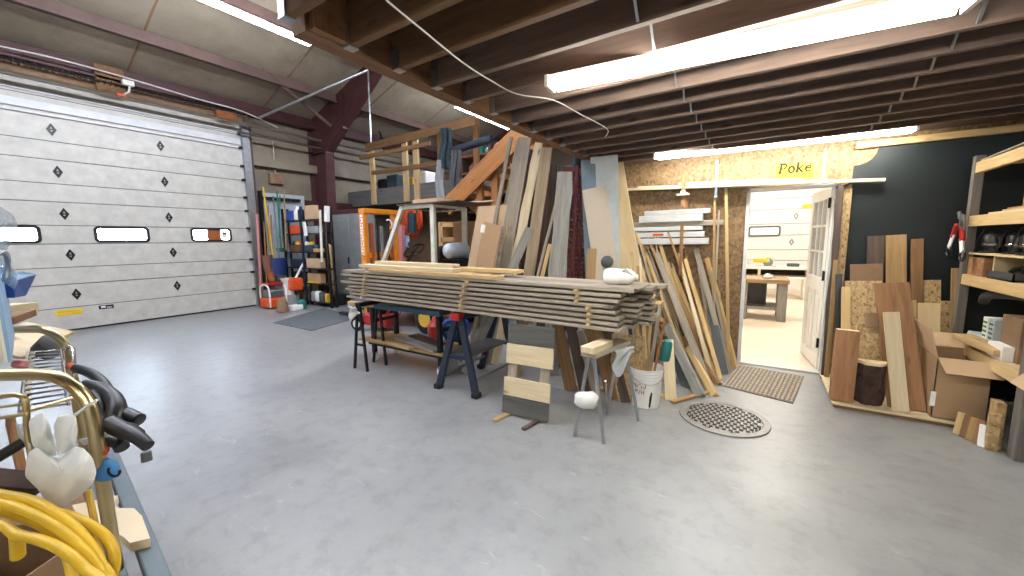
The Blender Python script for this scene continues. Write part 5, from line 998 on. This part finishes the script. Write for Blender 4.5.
# ================================================================ tool rack and shelves right of the garage door
t = thing('tool_rack', 'pale wall board with hooks holding long handled tools by the garage door', 'tool rack', (-10.15, 5.0, 0))
MB().box((-10.2, 4.68, .35), (-10.18, 5.75, 2.72)).obj('back_board', 'palegrey', t, .003); MB().box((-10.18, 4.68, 2.55), (-10.1, 5.6, 2.62)).obj('hook_rail', 'blackm', t)
s = MB()
for k in range(9): s.tube([(-10.1, 4.74+.1*k, 2.57), (-10.0, 4.74+.1*k, 2.56), (-9.99, 4.74+.1*k, 2.60)], .012, 6)
s.obj('hook', 'blackm', t); MB().box((-10.2, 4.64, 0), (-10.1, 4.70, 2.75)).obj('post', 'blackm', t)
def tool(name, lab, a, b, mt_, r=.017, blade=None, x=-9.98):
    A, B = P(*a, x=x), P(*b, x=x+.08); t = thing(name, lab, 'garden tool' if blade else 'handle', B, 'long handled tools')
    MB().tube([A, B], r, 8).obj('handle', mt_, t, smooth=True)
    if blade:
        w_, h_, m_ = blade; d = (B-A).normalized(); s = MB().sheet(lambda u, v: B+V((.06*math.sin(math.pi*u)-.02, (u-.5)*w_*(1-.25*v*v), -h_*v)), 8, 8, .012); s.obj('blade', m_, t, smooth=True)
    return t
tool('broom', 'yellow handled tool hanging on the tool rack', (263, 187), (274, 262), 'yellow', .022)
tool('rake', 'green handled tool hanging right of the yellow one', (277, 191), (281, 248), 'green', .017, (.22, .1, 'green'))
tool('snow_shovel', 'dark blue snow shovel hanging blade down on the tool rack', (273, 196), (279, 258), 'bluegrey', .017, (.36, .42, 'navyb'), -9.9)
tool('broom', 'tan handled tool at the right end of the tool rack', (284, 190), (286, 250), 'tan', .016)
tool('shovel', 'brown bladed shovel low on the tool rack', (268, 205), (268, 255), 'cedar', .017, (.26, .4, 'brownc'))
tool('shovel', 'rust orange bladed shovel beside the brown one', (271, 215), (272, 268), 'cedar', .017, (.22, .32, 'rust'))
tool('stake', 'pinkish wood stake standing at the left of the tool rack', (257, 214), (262, 309), 'pink', .03)
tool('level_bar', 'teal striped bar hanging between the tool handles', (280, 195), (279, 238), 'teal', .014)
tool('stake', 'thin rusty rod standing right of the pinkish stake', (264, 222), (268, 308), 'cedar', .014)
F0 = 5.1
zsh = [P(312, py, y=F0).z for py in (219, 233, 252, 268, 283, 301)]
xa, xb, xm = -10.1, P(327, 250, y=F0).x, P(302, 250, y=F0).x
t = thing('shelving_unit', 'black metal shelving crowded with boxes beside the tool rack', 'shelf', ((xa+xb)/2, F0+.25, 0))
for x in (xm, xb):
    for y in (F0, F0+.13): MB().box((x-.025, y, 0), (x+.025, y+.04, zsh[0]+.25)).obj('post', 'navy' if x == xm else 'blackm', t)
for x in (xa,):
    for y in (F0, F0+.13): MB().box((x-.02, y, 0), (x+.02, y+.04, zsh[0]+.3)).obj('post', 'blackm', t)
for z in zsh: MB().box((xa, F0, z-.03), (xb, F0+.17, z)).obj('shelf', 'blackm', t)
def X(px): return P(px, 250, y=F0).x
rng = random.Random(9)
def bx(nm, mt_, p0, p1, lv, h, lab, cat, dy=.03, bev=.006, group=None, y1=None):
    x0, x1 = sorted((X(p0), X(p1))); z = zsh[lv]; return tag(MB().box((x0, F0+dy, z), (x1, F0+dy+.13, z+h)).obj(nm, mt_, None, bev), lab, cat, group)
bx('cardboard_box', 'cardl', 306, 315, 0, .32, 'cardboard box on the top of the black shelving', 'box'); 
bx('carton', 'orange2', 290, 301, 1, .2, 'orange carton of small parts on the second shelf left', 'carton'); bx('bin', 'blue', 288, 293, 0, .24, 'blue bin at the left end of the top black shelf', 'bin')
tag(MB().lathe([(.07, 0), (.09, .03), (.09, .2), (.035, .3), (.035, .34)], 14, Matrix.Translation((X(297), F0+.09, zsh[0]))).obj('spray_bottle', 'label', smooth=True), 'white spray bottle on the top black shelf', 'bottle')
tag(MB().lathe([(.06, 0), (.07, .03), (.07, .22), (.03, .28), (.03, .32)], 14, Matrix.Translation((X(300.5), F0+.08, zsh[0]))).obj('spray_bottle', 'navy', smooth=True), 'dark blue bottle beside the white spray bottle', 'bottle')
bx('bin', 'greym', 304, 318, 1, .16, 'grey bin on the second shelf between the posts', 'bin'); bx('box', 'denim', 303, 312, 2, .16, 'dark box on the third shelf', 'box'); bx('carton', 'gold', 312, 318, 2, .08, 'yellow flat carton on the third shelf', 'carton')
bx('crate', 'brownc', 289, 299, 2, .17, 'brown red crate on the third shelf left', 'crate'); bx('carton', 'card', 304, 317, 4, .22, 'cardboard carton on the fifth shelf', 'carton'); bx('carton', 'cardl', 304, 318, 3, .22, 'light cardboard carton on the fourth shelf', 'carton')
bx('box', 'navy', 289, 300, 3, .2, 'navy case on the fourth shelf left', 'case'); bx('box', 'black', 290, 300, 4, .25, 'black case on the fifth shelf left', 'case'); bx('carton', 'yellowp', 305, 316, 4, .03, 'thin yellow packet under the cardboard carton', 'packet', .0)
bx('machine', 'oaky', 290, 300, 5, .22, 'dusty brown machine on the lowest shelf left', 'machine'); bx('bucket', 'gold', 320, 323, 5, .2, 'yellow jug on the lowest shelf right', 'jug')
for k, px in enumerate((308, 312, 316)):
    tag(MB().lathe([(.08, 0), (.09, .02), (.085, .2), (.05, .24)], 12, Matrix.Translation((X(px), F0+.09, zsh[5]))).obj('paint_can', ['greym', 'label', 'dgrey'][k], smooth=True), f'{["grey","white","dark grey"][k]} can on the lowest black shelf', 'can')
for k in range(7):
    px = [291, 294, 297, 304, 308, 312, 316][k]; tag(MB().lathe([(.02, 0), (.06, .01), (.06, .07), (.02, .09)], 10, axis((X(px), F0+.09, zsh[2]+(.17 if px < 300 else .16 if px < 312 else .08)+.03), (1, .4*(k % 3-1), 0))).obj('hand_tool', ['black', 'yellow', 'orange2', 'label', 'yellow', 'blue', 'black'][k], smooth=True), f'{["black","yellow","orange","white","small yellow","blue","small black"][k]} tool piece piled on the third black shelf', 'tool piece', 'tool pieces on the third shelf')
tag(bar('hanging_strip', 'ivory', P(320, 210, y=5.06), P(322, 262, y=5.06), .07, .02, (0, -1, 0)), 'cream strip hanging on the right post of the black shelving', 'strip'); 
tag(bar('white_bottle', 'label', P(327, 206, y=5.0), P(327, 222, y=5.0), .12, .08, (0, -1, 0), bev=.02), 'white jug hanging at the top right corner of the black shelving', 'jug')
tag(bar('white_box', 'label', P(304, 222, y=5.05), P(306, 236, y=5.05), .1, .04, (0, -1, 0), bev=.01), 'white carton hung on the middle post of the black shelving', 'carton')
B_ = P(335, 303, z=0.0); tag(bar('leaning_strip', 'pine', B_, P(330, 245, y=5.05), .08, .02, (0, -1, 0)), 'yellowish board leaning at the right of the black shelving', 'board')
q_ = P(276, 179, x=-10.32); t = thing('electrical_box', 'grey brown electrical box on the wall above the tool rack', 'electrical box', q_); MB().cbox(q_, (.1, .32, .24)).obj('body', 'oaky', t, .01); MB().tube([q_+V((0, 0, .12)), q_+V((0, 0, .9))], .02, 8).obj('conduit', 'conduit', t)
# on the floor before the rack
c = P(285, 306, z=0); c.z = 0
t = thing('bucket', 'white bucket in front of the tool rack holding a red tool', 'bucket', c); MB().lathe([(.0, .02), (.14, .02), (.145, .0), (.175, .36), (.185, .37), (.185, .39), (.17, .39), (.14, .04), (0, .04)], 20, Matrix.Translation(c+V((.1, .1, .28))), False).obj('body', 'label', t, smooth=True); MB().lathe([(.17, 0), (.19, .02), (.19, .26), (.17, .28)], 18, Matrix.Translation(c+V((.1, .1, 0)))).obj('drum_below', 'greym', t, smooth=True)
t = thing('string_trimmer', 'orange red engine tool with white shaft beside the white bucket', 'power tool', c+V((.35, .2, .3)))
q_ = P(295, 284, x=-9.35); MB().cbox(q_, (.26, .3, .3)).obj('engine', 'orange2', t, .05); MB().tube([q_+V((0, 0, .1)), P(304, 262, x=-9.35)], .025, 8).obj('shaft', 'label', t); MB().tube([q_+V((0, 0, -.1)), V((q_.x, q_.y, .01))], .03, 8).obj('stand', 'black', t)
c = P(270, 309, z=0); t = thing('generator', 'small machine with red base on the floor left of the white bucket', 'machine', (c.x, c.y, 0)); c.z = 0
MB().cbox(c+V((-.1, .15, .14)), (.4, .45, .22)).obj('base', 'orange2', t, .03); MB().cbox(c+V((-.1, .15, .34)), (.3, .35, .2)).obj('engine', 'steel', t, .04); s = MB()
for dy in (-.18, .18): s.tube(smooth_path([c+V((-.3, .15+dy, .05)), c+V((-.3, .15+dy, .5)), c+V((.08, .15+dy, .5)), c+V((.1, .15+dy, .04))], 4), .018, 6)
s.obj('frame', 'label', t, smooth=True); MB().cbox(c+V((-.1, .15, .56)), (.3, .35, .06)).obj('red_lid', 'red', t, .02)
c = P(283, 312, z=0); tag(MB().lathe([(.1, 0), (.12, .02), (.1, .2), (.06, .3), (.02, .32)], 12, Matrix.Translation((c.x, c.y, 0))).obj('cloth_sack', 'oaky', smooth=True), 'dusty brown sack on the floor before the white bucket', 'sack')
c = P(302, 309, z=0); tag(MB().lathe([(.09, 0), (.1, .02), (.1, .17), (.05, .22)], 12, Matrix.Translation((c.x, c.y, 0))).obj('canister', 'teal', smooth=True), 'dark teal canister on the floor at the shelving post', 'canister')
c = P(296, 310, z=0); tag(MB().cbox((c.x, c.y, .06), (.2, .25, .12)).obj('block', 'label', None, .02), 'small white block on the floor before the shelving', 'block')
# grey cabinet
y_ = 6.0; xa_, xb_ = P(333, 250, y=y_).x, P(356, 250, y=y_).x; zt = P(345, 214, y=y_).z
t = thing('metal_cabinet', 'grey metal cabinet behind the black shelving', 'cabinet', ((xa_+xb_)/2, y_+.3, 0)); MB().box((xa_, y_, 0), (xb_, y_+.6, zt)).obj('body', 'greym', t, .006); MB().box((xa_+.03, y_-.015, .08), ((xa_+xb_)/2+.25, y_, zt-.05)).obj('door', 'greym', t, .006); MB().cbox(((xa_+xb_)/2+.2, y_-.03, 1.05), (.03, .03, .16)).obj('handle', 'black', t)
tag(MB().box((xa_-.2, y_+.05, zt), (xb_, y_+.55, zt+.12)).obj('flat_case', 'maroon', None, .02), 'maroon flat case on top of the grey cabinet', 'case')
c = P(335, 288, y=5.7); tag(MB().box((xa_+.4, 5.3, 0), (xb_+.05, 5.75, .25)).obj('bin', 'black', None, .03), 'black bin on the floor before the grey cabinet', 'bin')
# ================================================================ forklift
FX0, FX1, FY0, FY1 = -5.75, -4.25, 4.5, 5.35
t = thing('forklift', 'orange forklift with white overhead guard parked behind the board stack', 'forklift', (-5.1, 4.95, 0))
for y in (4.62, 5.33):
    m_ = MB().box((-6.32, y-.05, .1), (-6.18, y+.03, 2.06)).obj('mast_rail', 'orange', t, .008)
    if y < 5:
        MB().cbox((-6.25, y-.053, 1.63), (.07, .006, .74)).obj('white_lettering', 'label', m_)
        for k in range(7):
            for dx, dz, w_, h_ in ((0, .054, .075, .02), (.014*(k % 3-1), .0, .03, .045), (-.02+.02*(k % 2), .02, .028, .014)): MB().cbox((-6.25+dx, y-.057, 1.96-.108*k+dz-.06), (w_, .004, h_)).obj('letter_gap', 'orange', m_)
MB().box((-6.33, 4.57, 2.03), (-6.15, 5.40, 2.12)).obj('mast_top', 'orange', t, .008); MB().box((-6.30, 4.65, 1.2), (-6.2, 5.3, 1.3)).obj('mast_bar', 'orange', t)
for y in (4.75, 5.2): MB().box((-6.26, y-.03, .2), (-6.19, y+.03, 1.85)).obj('inner_rail', 'rust', t)
MB().tube([(-6.2, 4.98, .3), (-6.2, 4.98, 1.8)], .04, 10).obj('lift_cylinder', 'steel', t, smooth=True)
s = MB()
for y in (4.85, 5.1): s.tube([(-6.18, y, .4), (-6.18, y, 1.95)], .02, 6)
s.obj('chain', 'blackm', t)
for y in (4.72, 5.25): bar('fork', 'blackm', (-6.3, y, .08), (-7.3, y, .06), .1, .04, (0, 0, 1), t)
MB().box((-6.1, 4.5, .35), (-4.9, 5.4, .9)).box((-6.1, 4.5, .9), (-5.75, 5.4, 1.0)).obj('body', 'orange', t, .03); MB().box((-4.9, 4.48, .3), (-4.0, 5.42, 1.08)).obj('counterweight', 'orange', t, .06)
for (x, y) in ((-5.7, 4.47), (-4.5, 4.45), (-5.7, 5.43), (-4.5, 5.45)):
    r = .32 if x < -5 else .26; w_ = MB().lathe([(.05, -.1), (r*.6, -.1), (r*.95, -.08), (r, -.03), (r, .03), (r*.95, .08), (r*.6, .1), (.05, .1)], 24, axis((x, y, r), (0, 1, 0))).obj('wheel', 'rubber', t, smooth=True); MB().lathe([(.03, -.11), (r*.5, -.108), (r*.5, .108), (.03, .11)], 16, axis((x, y, r), (0, 1, 0))).obj('hub', 'gold', w_)
gt = [P(404, 209, y=4.55), P(433, 208, y=4.55)]; zt = 2.06
for y in (4.55, 5.32):
    if y < 5: bar('front_pillar', 'ivory', (-5.72, y, 1.05), (-5.12, y, zt), .075, .06, (0, -1, 0), t, .006)
    bar('rear_pillar', 'ivory', (-4.43, y, 1.1), (-4.42, y, zt), .085, .06, (0, -1, 0), t, .006)
    bar('roof_rail', 'ivory', (-5.15, y, zt), (-4.40, y, zt), .06, .06, (0, -1, 0), t, .006)
for x in (-5.12, -4.95, -4.78, -4.6, -4.42): bar('roof_bar', 'dgrey' if x not in (-5.12, -4.42) else 'ivory', (x, 4.55, zt), (x, 5.32, zt), .04, .04, (0, 0, 1), t)
MB().tube(arc((-5.2, 4.85, 1.34), .19, 0, 2*math.pi, 24, V((.75, 0, .55)).normalized(), (0, 1, 0)), .016, 8).obj('steering_wheel', 'black', t, smooth=True)
MB().tube([(-5.2, 4.85, 1.34), (-5.45, 4.85, 1.05)], .03, 8).obj('steering_column', 'black', t); s = MB()
for a in (0, 2.1, 4.2): c = V((-5.2, 4.85, 1.34)); s.tube([c, c+V((.75, 0, .55)).normalized()*.18*math.cos(a)+V((0, 1, 0))*.18*math.sin(a)], .012, 6)
s.obj('wheel_spoke', 'black', t)
MB().box((-4.95, 4.7, .95), (-4.55, 5.2, 1.08)).obj('seat', 'black', t, .04); bar('seat_back', 'black', (-4.55, 4.95, 1.05), (-4.48, 4.95, 1.42), .46, .09, (-1, 0, 0), t, .03)
tag(MB().lathe([(.03, -.30), (.08, -.28), (.122, -.22), (.127, 0), (.127, .2), (.115, .25), (.07, .28), (.04, .32)], 20, axis((-4.19, 4.82, 1.348), (-.15, 1, 0))).obj('propane_tank', 'tank', smooth=True), 'pale grey propane tank lying on the back of the forklift', 'gas tank')
MB().box((-4.3, 4.6, 1.2), (-3.98, 5.15, 1.22)).box((-4.2, 4.7, 1.08), (-4.08, 5.05, 1.2)).obj('tank_bracket', 'blackm', t)
MB().tube(arc((-5.42, 4.5, 1.8), .08, -1.2, 2.2, 12, (1, 0, 0), (0, 0, 1)), .012, 6).obj('mirror_loop', 'ivory', t)
tag(bar('roof_panel', 'dkw', (-5.15, 4.9, 2.10), (-3.9, 4.95, 2.10), .9, .02, (0, 0, 1)), 'dark sheet lying on the roof of the forklift guard', 'board')
tag(MB().box((-5.35, 5.0, 2.12), (-4.75, 5.35, 2.24)).obj('cardboard_tray', 'cardl', None, .004), 'flat cardboard tray on the forklift roof', 'box')
tag(bar('pale_board', 'pale', (-4.6, 5.0, 2.125), (-3.7, 5.2, 2.13), .15, .018, (0, 0, 1)), 'pale board lying over the dark sheet on the forklift roof', 'board')
# hanging cords behind the forklift
t = thing('extension_cord', 'bundle of orange extension cord hanging behind the forklift guard', 'cord', P(412, 225, y=6.4))
for k in range(9):
    c = P(412+rng.uniform(-3, 3), 221+rng.uniform(-4, 5), y=6.4+.02*k); a_ = rng.uniform(.16, .3); MB().tube([c+V((a_*math.cos(q_*math.pi/9)+.03*math.sin(3*q_), .0, a_*1.25*math.sin(q_*math.pi/9))) for q_ in range(18)], .024, 6, True).obj('loop', 'orange2', t, smooth=True)
tag(MB().sheet(lambda u, v: P(408+8*u, 213+20*v, y=6.3+.05*math.sin(8*u)), 6, 8, .04).obj('jacket', 'denim', smooth=True), 'dark teal cloth hanging inside the orange cord bundle', 'cloth')
tag(MB().sheet(lambda u, v: P(401+7*u, 236+11*v, y=6.3+.05*math.sin(9*u+4*v)), 6, 8, .06).obj('blue_rag', 'lblue', smooth=True), 'pale blue rag hanging under the orange cord', 'rag')
for k, (px, mt_, lab) in enumerate(((390, 'pink', 'pink grey post standing left of the steering wheel, left one'), (396, 'brownc', 'brown post standing left of the steering wheel, middle one'), (401, 'pink', 'pinkish post standing left of the steering wheel, right one'))):
    T_ = P(px, 225, y=6.2); tag(bar('post', mt_, (T_.x, 6.2, 0), T_, .12, .1, (0, -1, 0)), lab, 'post')
# ================================================================ loft, shelves and stairs behind
LY = 7.2
xl, xr_ = P(345, 190, y=LY).x, -1.95; zp = P(400, 186, y=LY).z; zb = P(400, 203, y=LY).z
struct(MB().box((xl, LY, zb), (xr_-1.2, LY+.05, zp)).obj('wall_loft', 'dgrey2', None), 'grey parapet board along the loft'); struct(MB().box((xl, LY+.05, zb), (xr_, 12, zb+.08)).obj('ceiling_loft', 'deck', None))
struct(MB().box((xl, LY+1.8, 0), (xr_, LY+1.9, zb)).obj('wall_store', 'oaky', None))
t = thing('loft_railing', 'wooden railing of pale posts and long rails above the grey parapet', 'railing', ((xl+xr_)/2, LY, zp))
for px, p0, p1 in ((372, 143, 190), (405, 135, 186), (416, 134, 184)):
    a, b = P(px, p0, y=LY), P(px, p1, y=LY); MB().box((a.x-.09, LY-.06, zb+.02), (a.x+.09, LY-.005, a.z)).obj('post', 'pinez', t, .004)
for px, p0 in ((440, 128), (476, 118)):
    a = P(px, p0, y=LY+.3); MB().box((a.x-.07, LY+.25, zb+.1), (a.x+.07, LY+.32, a.z)).obj('post', 'brownw' if False else M['postb'], t)
for (pa, pb_, hh) in (((366, 148), (476, 117), .2), ((360, 158), (430, 143), .1), ((372, 173), (440, 164), .1)):
    a, b = P(*pa, y=LY-.09), P(*pb_, y=LY-.09); bar('rail', 'brownw', a, (b.x, a.y, (a.z+b.z)/2+.0), hh, .05, (0, -1, 0), t, .004)
# loft clutter
for k, (p0, p1, pt, mt_, lab) in enumerate(((380, 388, 180, 'black', 'black box on the loft behind the railing'), (389, 399, 176, 'denim', 'dark bundle on the loft between the pale posts'), (422, 428, 172, 'jug', 'white box on the loft right of the pale posts'), (410, 415, 178, 'gold', 'yellow tin on the loft behind the pale posts'))):
    a, b = P(p0, pt, y=LY+.4), P(p1, pt, y=LY+.4); tag(MB().box((a.x, LY+.3, zb+.08), (b.x, LY+.7, a.z)).obj('box', mt_, None, .03), lab, 'box')
# stair stringer
t = thing('staircase', 'orange stained stair stringer with posts rising behind the tall boards', 'staircase', P(445, 210, y=5.9))
a, b = P(446, 208, y=5.85), P(524, 130, y=5.85); d = (b-a).normalized()
for o_ in (0, .9): bar('stringer', 'oran', a+V((0, o_, 0)), b+V((0, o_, 0)), .34, .05, (0, -1, 0), t, .004)
for k in range(8): c = a.lerp(b, (k+.5)/8)+V((0, .45, .02)); MB().cbox(c, (.26, .85, .04)).obj('tread', 'oran', t)
for px, p0 in ((478, 183), (493, 158)): q_ = P(px, p0, y=5.9); MB().box((q_.x-.07, 5.92, 0), (q_.x+.07, 6.0, q_.z)).obj('post', 'oranz', t, .004)
# hanging coats and cloths
for k, (px, p0, p1, w_, mt_, lab) in enumerate(((445, 128, 168, 9, 'denim', 'dark green coat hanging on the loft rail'), (455, 150, 200, 7, 'dgrey', 'grey coat hanging right of the dark green coat'), (440, 160, 205, 5, 'greym', 'grey strip of cloth hanging left of the coats'))):
    s = MB().sheet(lambda u, v: P(px-w_/2+w_*u+1.2*math.sin(6*v+k), p0+(p1-p0)*v, y=6.5+.06*math.sin(10*u)), 8, 10, .07); tag(s.obj('coat', mt_, smooth=True), lab, 'coat')
a, b = P(452, 151, y=6.6), P(492, 143, y=6.6); tag(MB().tube([a, (b.x, b.y, a.z+.1)], .08, 10).obj('rolled_tarp', 'navy', smooth=True), 'rolled dark navy tarp lying across behind the staircase', 'tarp')
# store shelves behind the staircase
SYv = 7.9; x0_, x1_ = P(462, 200, y=SYv).x, P(522, 200, y=SYv).x
t = thing('store_shelf', 'deep storage shelf crowded with bins behind the staircase', 'shelf', ((x0_+x1_)/2, SYv+.3, 0))
zz = [P(500, py, y=SYv).z for py in (263, 235, 209, 186, 168, 150)]
for z in zz: MB().box((x0_, SYv, z-.04), (x1_, SYv+.6, z)).obj('shelf', 'brownw', t)
for x in (x0_, (x0_+x1_)/2, x1_): MB().box((x-.04, SYv, 0), (x+.04, SYv+.6, zz[-1]+.3)).obj('post', 'dkw', t)
cols = ['teal', 'denim', 'red', 'greym', 'brownc', 'lblue', 'pink', 'label', 'gold', 'navy', 'card', 'dgrey', 'tank', 'maroonp']; cn = ['teal', 'dark', 'red', 'grey', 'brown', 'pale blue', 'pink', 'white', 'ochre', 'navy', 'cardboard', 'dark grey', 'pale grey', 'dull red']
for lv, z in enumerate(zz):
    for k in range(6):
        x = x0_+.12+(x1_-x0_-.24)*(k+.5)/6; i = (lv*5+k*3) % len(cols); h = rng.uniform(.14, .30); kind = (lv+k) % 3; nm = ['storage_bin', 'jug', 'bundle'][kind]; lab = f'{cn[i]} {["bin","jug","bundle"][kind]} behind the staircase, {ORD[k]} from left, {ORD[5-lv]} shelf from top'
        if kind == 0: o = MB().prism([(x-.13, SYv+.08), (x+.13, SYv+.08), (x+.13, SYv+.4), (x-.13, SYv+.4)], h, Matrix.Translation((0, 0, z))).obj(nm, cols[i], None, .02)
        elif kind == 1: o = MB().lathe([(.09, 0), (.12, .02), (.12, h*.7), (.05, h), (.045, h+.03)], 12, Matrix.Translation((x, SYv+.2, z))).obj(nm, cols[i], smooth=True)
        else: o = MB().lathe([(.03, -.16), (.1, -.12), (.12, 0), (.09, .1), (.03, .15)], 10, axis((x, SYv+.2, z+.12), (1, .3*(k % 3-1), .1))).obj(nm, cols[i], smooth=True)
        tag(o, lab, ['bin', 'jug', 'bundle'][kind], 'goods on the storage shelf')
# crates between forklift and cardboard
t = thing('wood_rack', 'pale wooden rack with two openings behind the propane tank', 'rack', P(450, 230, y=6.0)); a, b = P(440, 222, y=5.9), P(462, 258, y=5.9)
for x in (a.x, b.x): MB().box((x-.05, 5.9, 0), (x+.05, 6.4, a.z)).obj('upright', 'pinez', t)
for z in (a.z-.06, (a.z+b.z)/2, b.z): MB().box((a.x, 5.9, z-.04), (b.x, 6.4, z+.05)).obj('rail', 'pine', t)
tag(MB().lathe([(.06, 0), (.09, .02), (.09, .18), (.04, .22)], 12, Matrix.Translation(((a.x+b.x)/2, 6.1, (a.z+b.z)/2+.05))).obj('tin', 'gold', smooth=True), 'ochre tin in the upper opening of the pale wooden rack', 'tin')
x_ = P(470, 240, y=5.6).x; tag(MB().box((x_-.25, 5.42, 0), (x_+.6, 5.8, P(470, 222, y=5.6).z)).obj('large_carton', 'card', None, .006), 'large brown carton right of the pale wooden rack', 'carton')
# under the stack
c = P(358, 331, y=4.0); c.z = .12
t = thing('wheeled_machine', 'small red wheeled machine with white hub behind the left sawhorse', 'machine', (c.x, c.y, 0))
for dy in (0, .4):
    w_ = MB().lathe([(.04, -.03), (.1, -.03), (.125, -.015), (.125, .015), (.1, .03), (.04, .03)], 20, axis((c.x, c.y+dy, .125), (.25, -1, 0))).obj('wheel', 'rubber', t, smooth=True); MB().lathe([(.01, -.035), (.07, -.034), (.07, .034), (.01, .035)], 16, axis((c.x, c.y+dy, .125), (.25, -1, 0))).obj('hub', 'jug', w_)
MB().box((c.x+.05, c.y+.05, .1), (c.x+.65, c.y+.36, .3)).obj('body', 'red', t, .04); MB().box((c.x+.2, c.y+.08, .3), (c.x+.5, c.y+.32, .48)).obj('engine', 'blackm', t, .04); MB().tube(smooth_path([c+V((.6, .06, .1)), c+V((.9, .06, .45)), c+V((.92, .2, .48)), c+V((.9, .34, .45)), c+V((.6, .34, .1))], 4), .015, 6).obj('handle', 'red', t, smooth=True)
c = P(456, 329, y=3.72); t = thing('blower', 'bright blue round machine under the board stack behind the bench', 'machine', c)
MB().lathe([(.03, -.12), (.14, -.12), (.17, -.08), (.17, .08), (.14, .12), (.03, .12)], 24, axis(c, (.2, -1, 0))).obj('housing', 'blue', t, smooth=True); MB().lathe([(.02, .12), (.09, .121), (.09, .135), (.02, .14)], 18, axis(c, (.2, -1, 0))).obj('intake', 'bblue', t, smooth=True); MB().box((c.x-.12, c.y-.1, 0), (c.x+.12, c.y+.1, c.z-.12)).obj('base', 'black', t, .01)
for k, (x, y, mt_, lab) in enumerate(((-3.9, 4.0, 'red', 'red canister under the stack beside the forklift'), (-3.65, 4.05, 'lblue', 'pale blue jug under the stack beside the red canister'), (-2.0, 4.1, 'dgrey', 'dark grey drum in the shade under the stack'))):
    tag(MB().lathe([(.1, 0), (.13, .02), (.13, .3), (.06, .38), (.05, .42)], 16, Matrix.Translation((x, y, 0))).obj('canister', mt_, smooth=True), lab, 'canister')
# ================================================================ sky outside and exposure
w = bpy.data.worlds.new('sky'); sc.world = w; w.use_nodes = True
w.node_tree.nodes['Background'].inputs[0].default_value = (.74, .85, 1, 1); w.node_tree.nodes['Background'].inputs[1].default_value = 40
vs_ = sc.view_settings; vs_.view_transform = 'Standard'; vs_.look = 'None'; vs_.gamma = 1; vs_.use_curve_mapping = False; vs_.exposure = 0.74
sc.cycles.use_denoising = True; sc.cycles.max_bounces = 8; sc.cycles.diffuse_bounces = 40
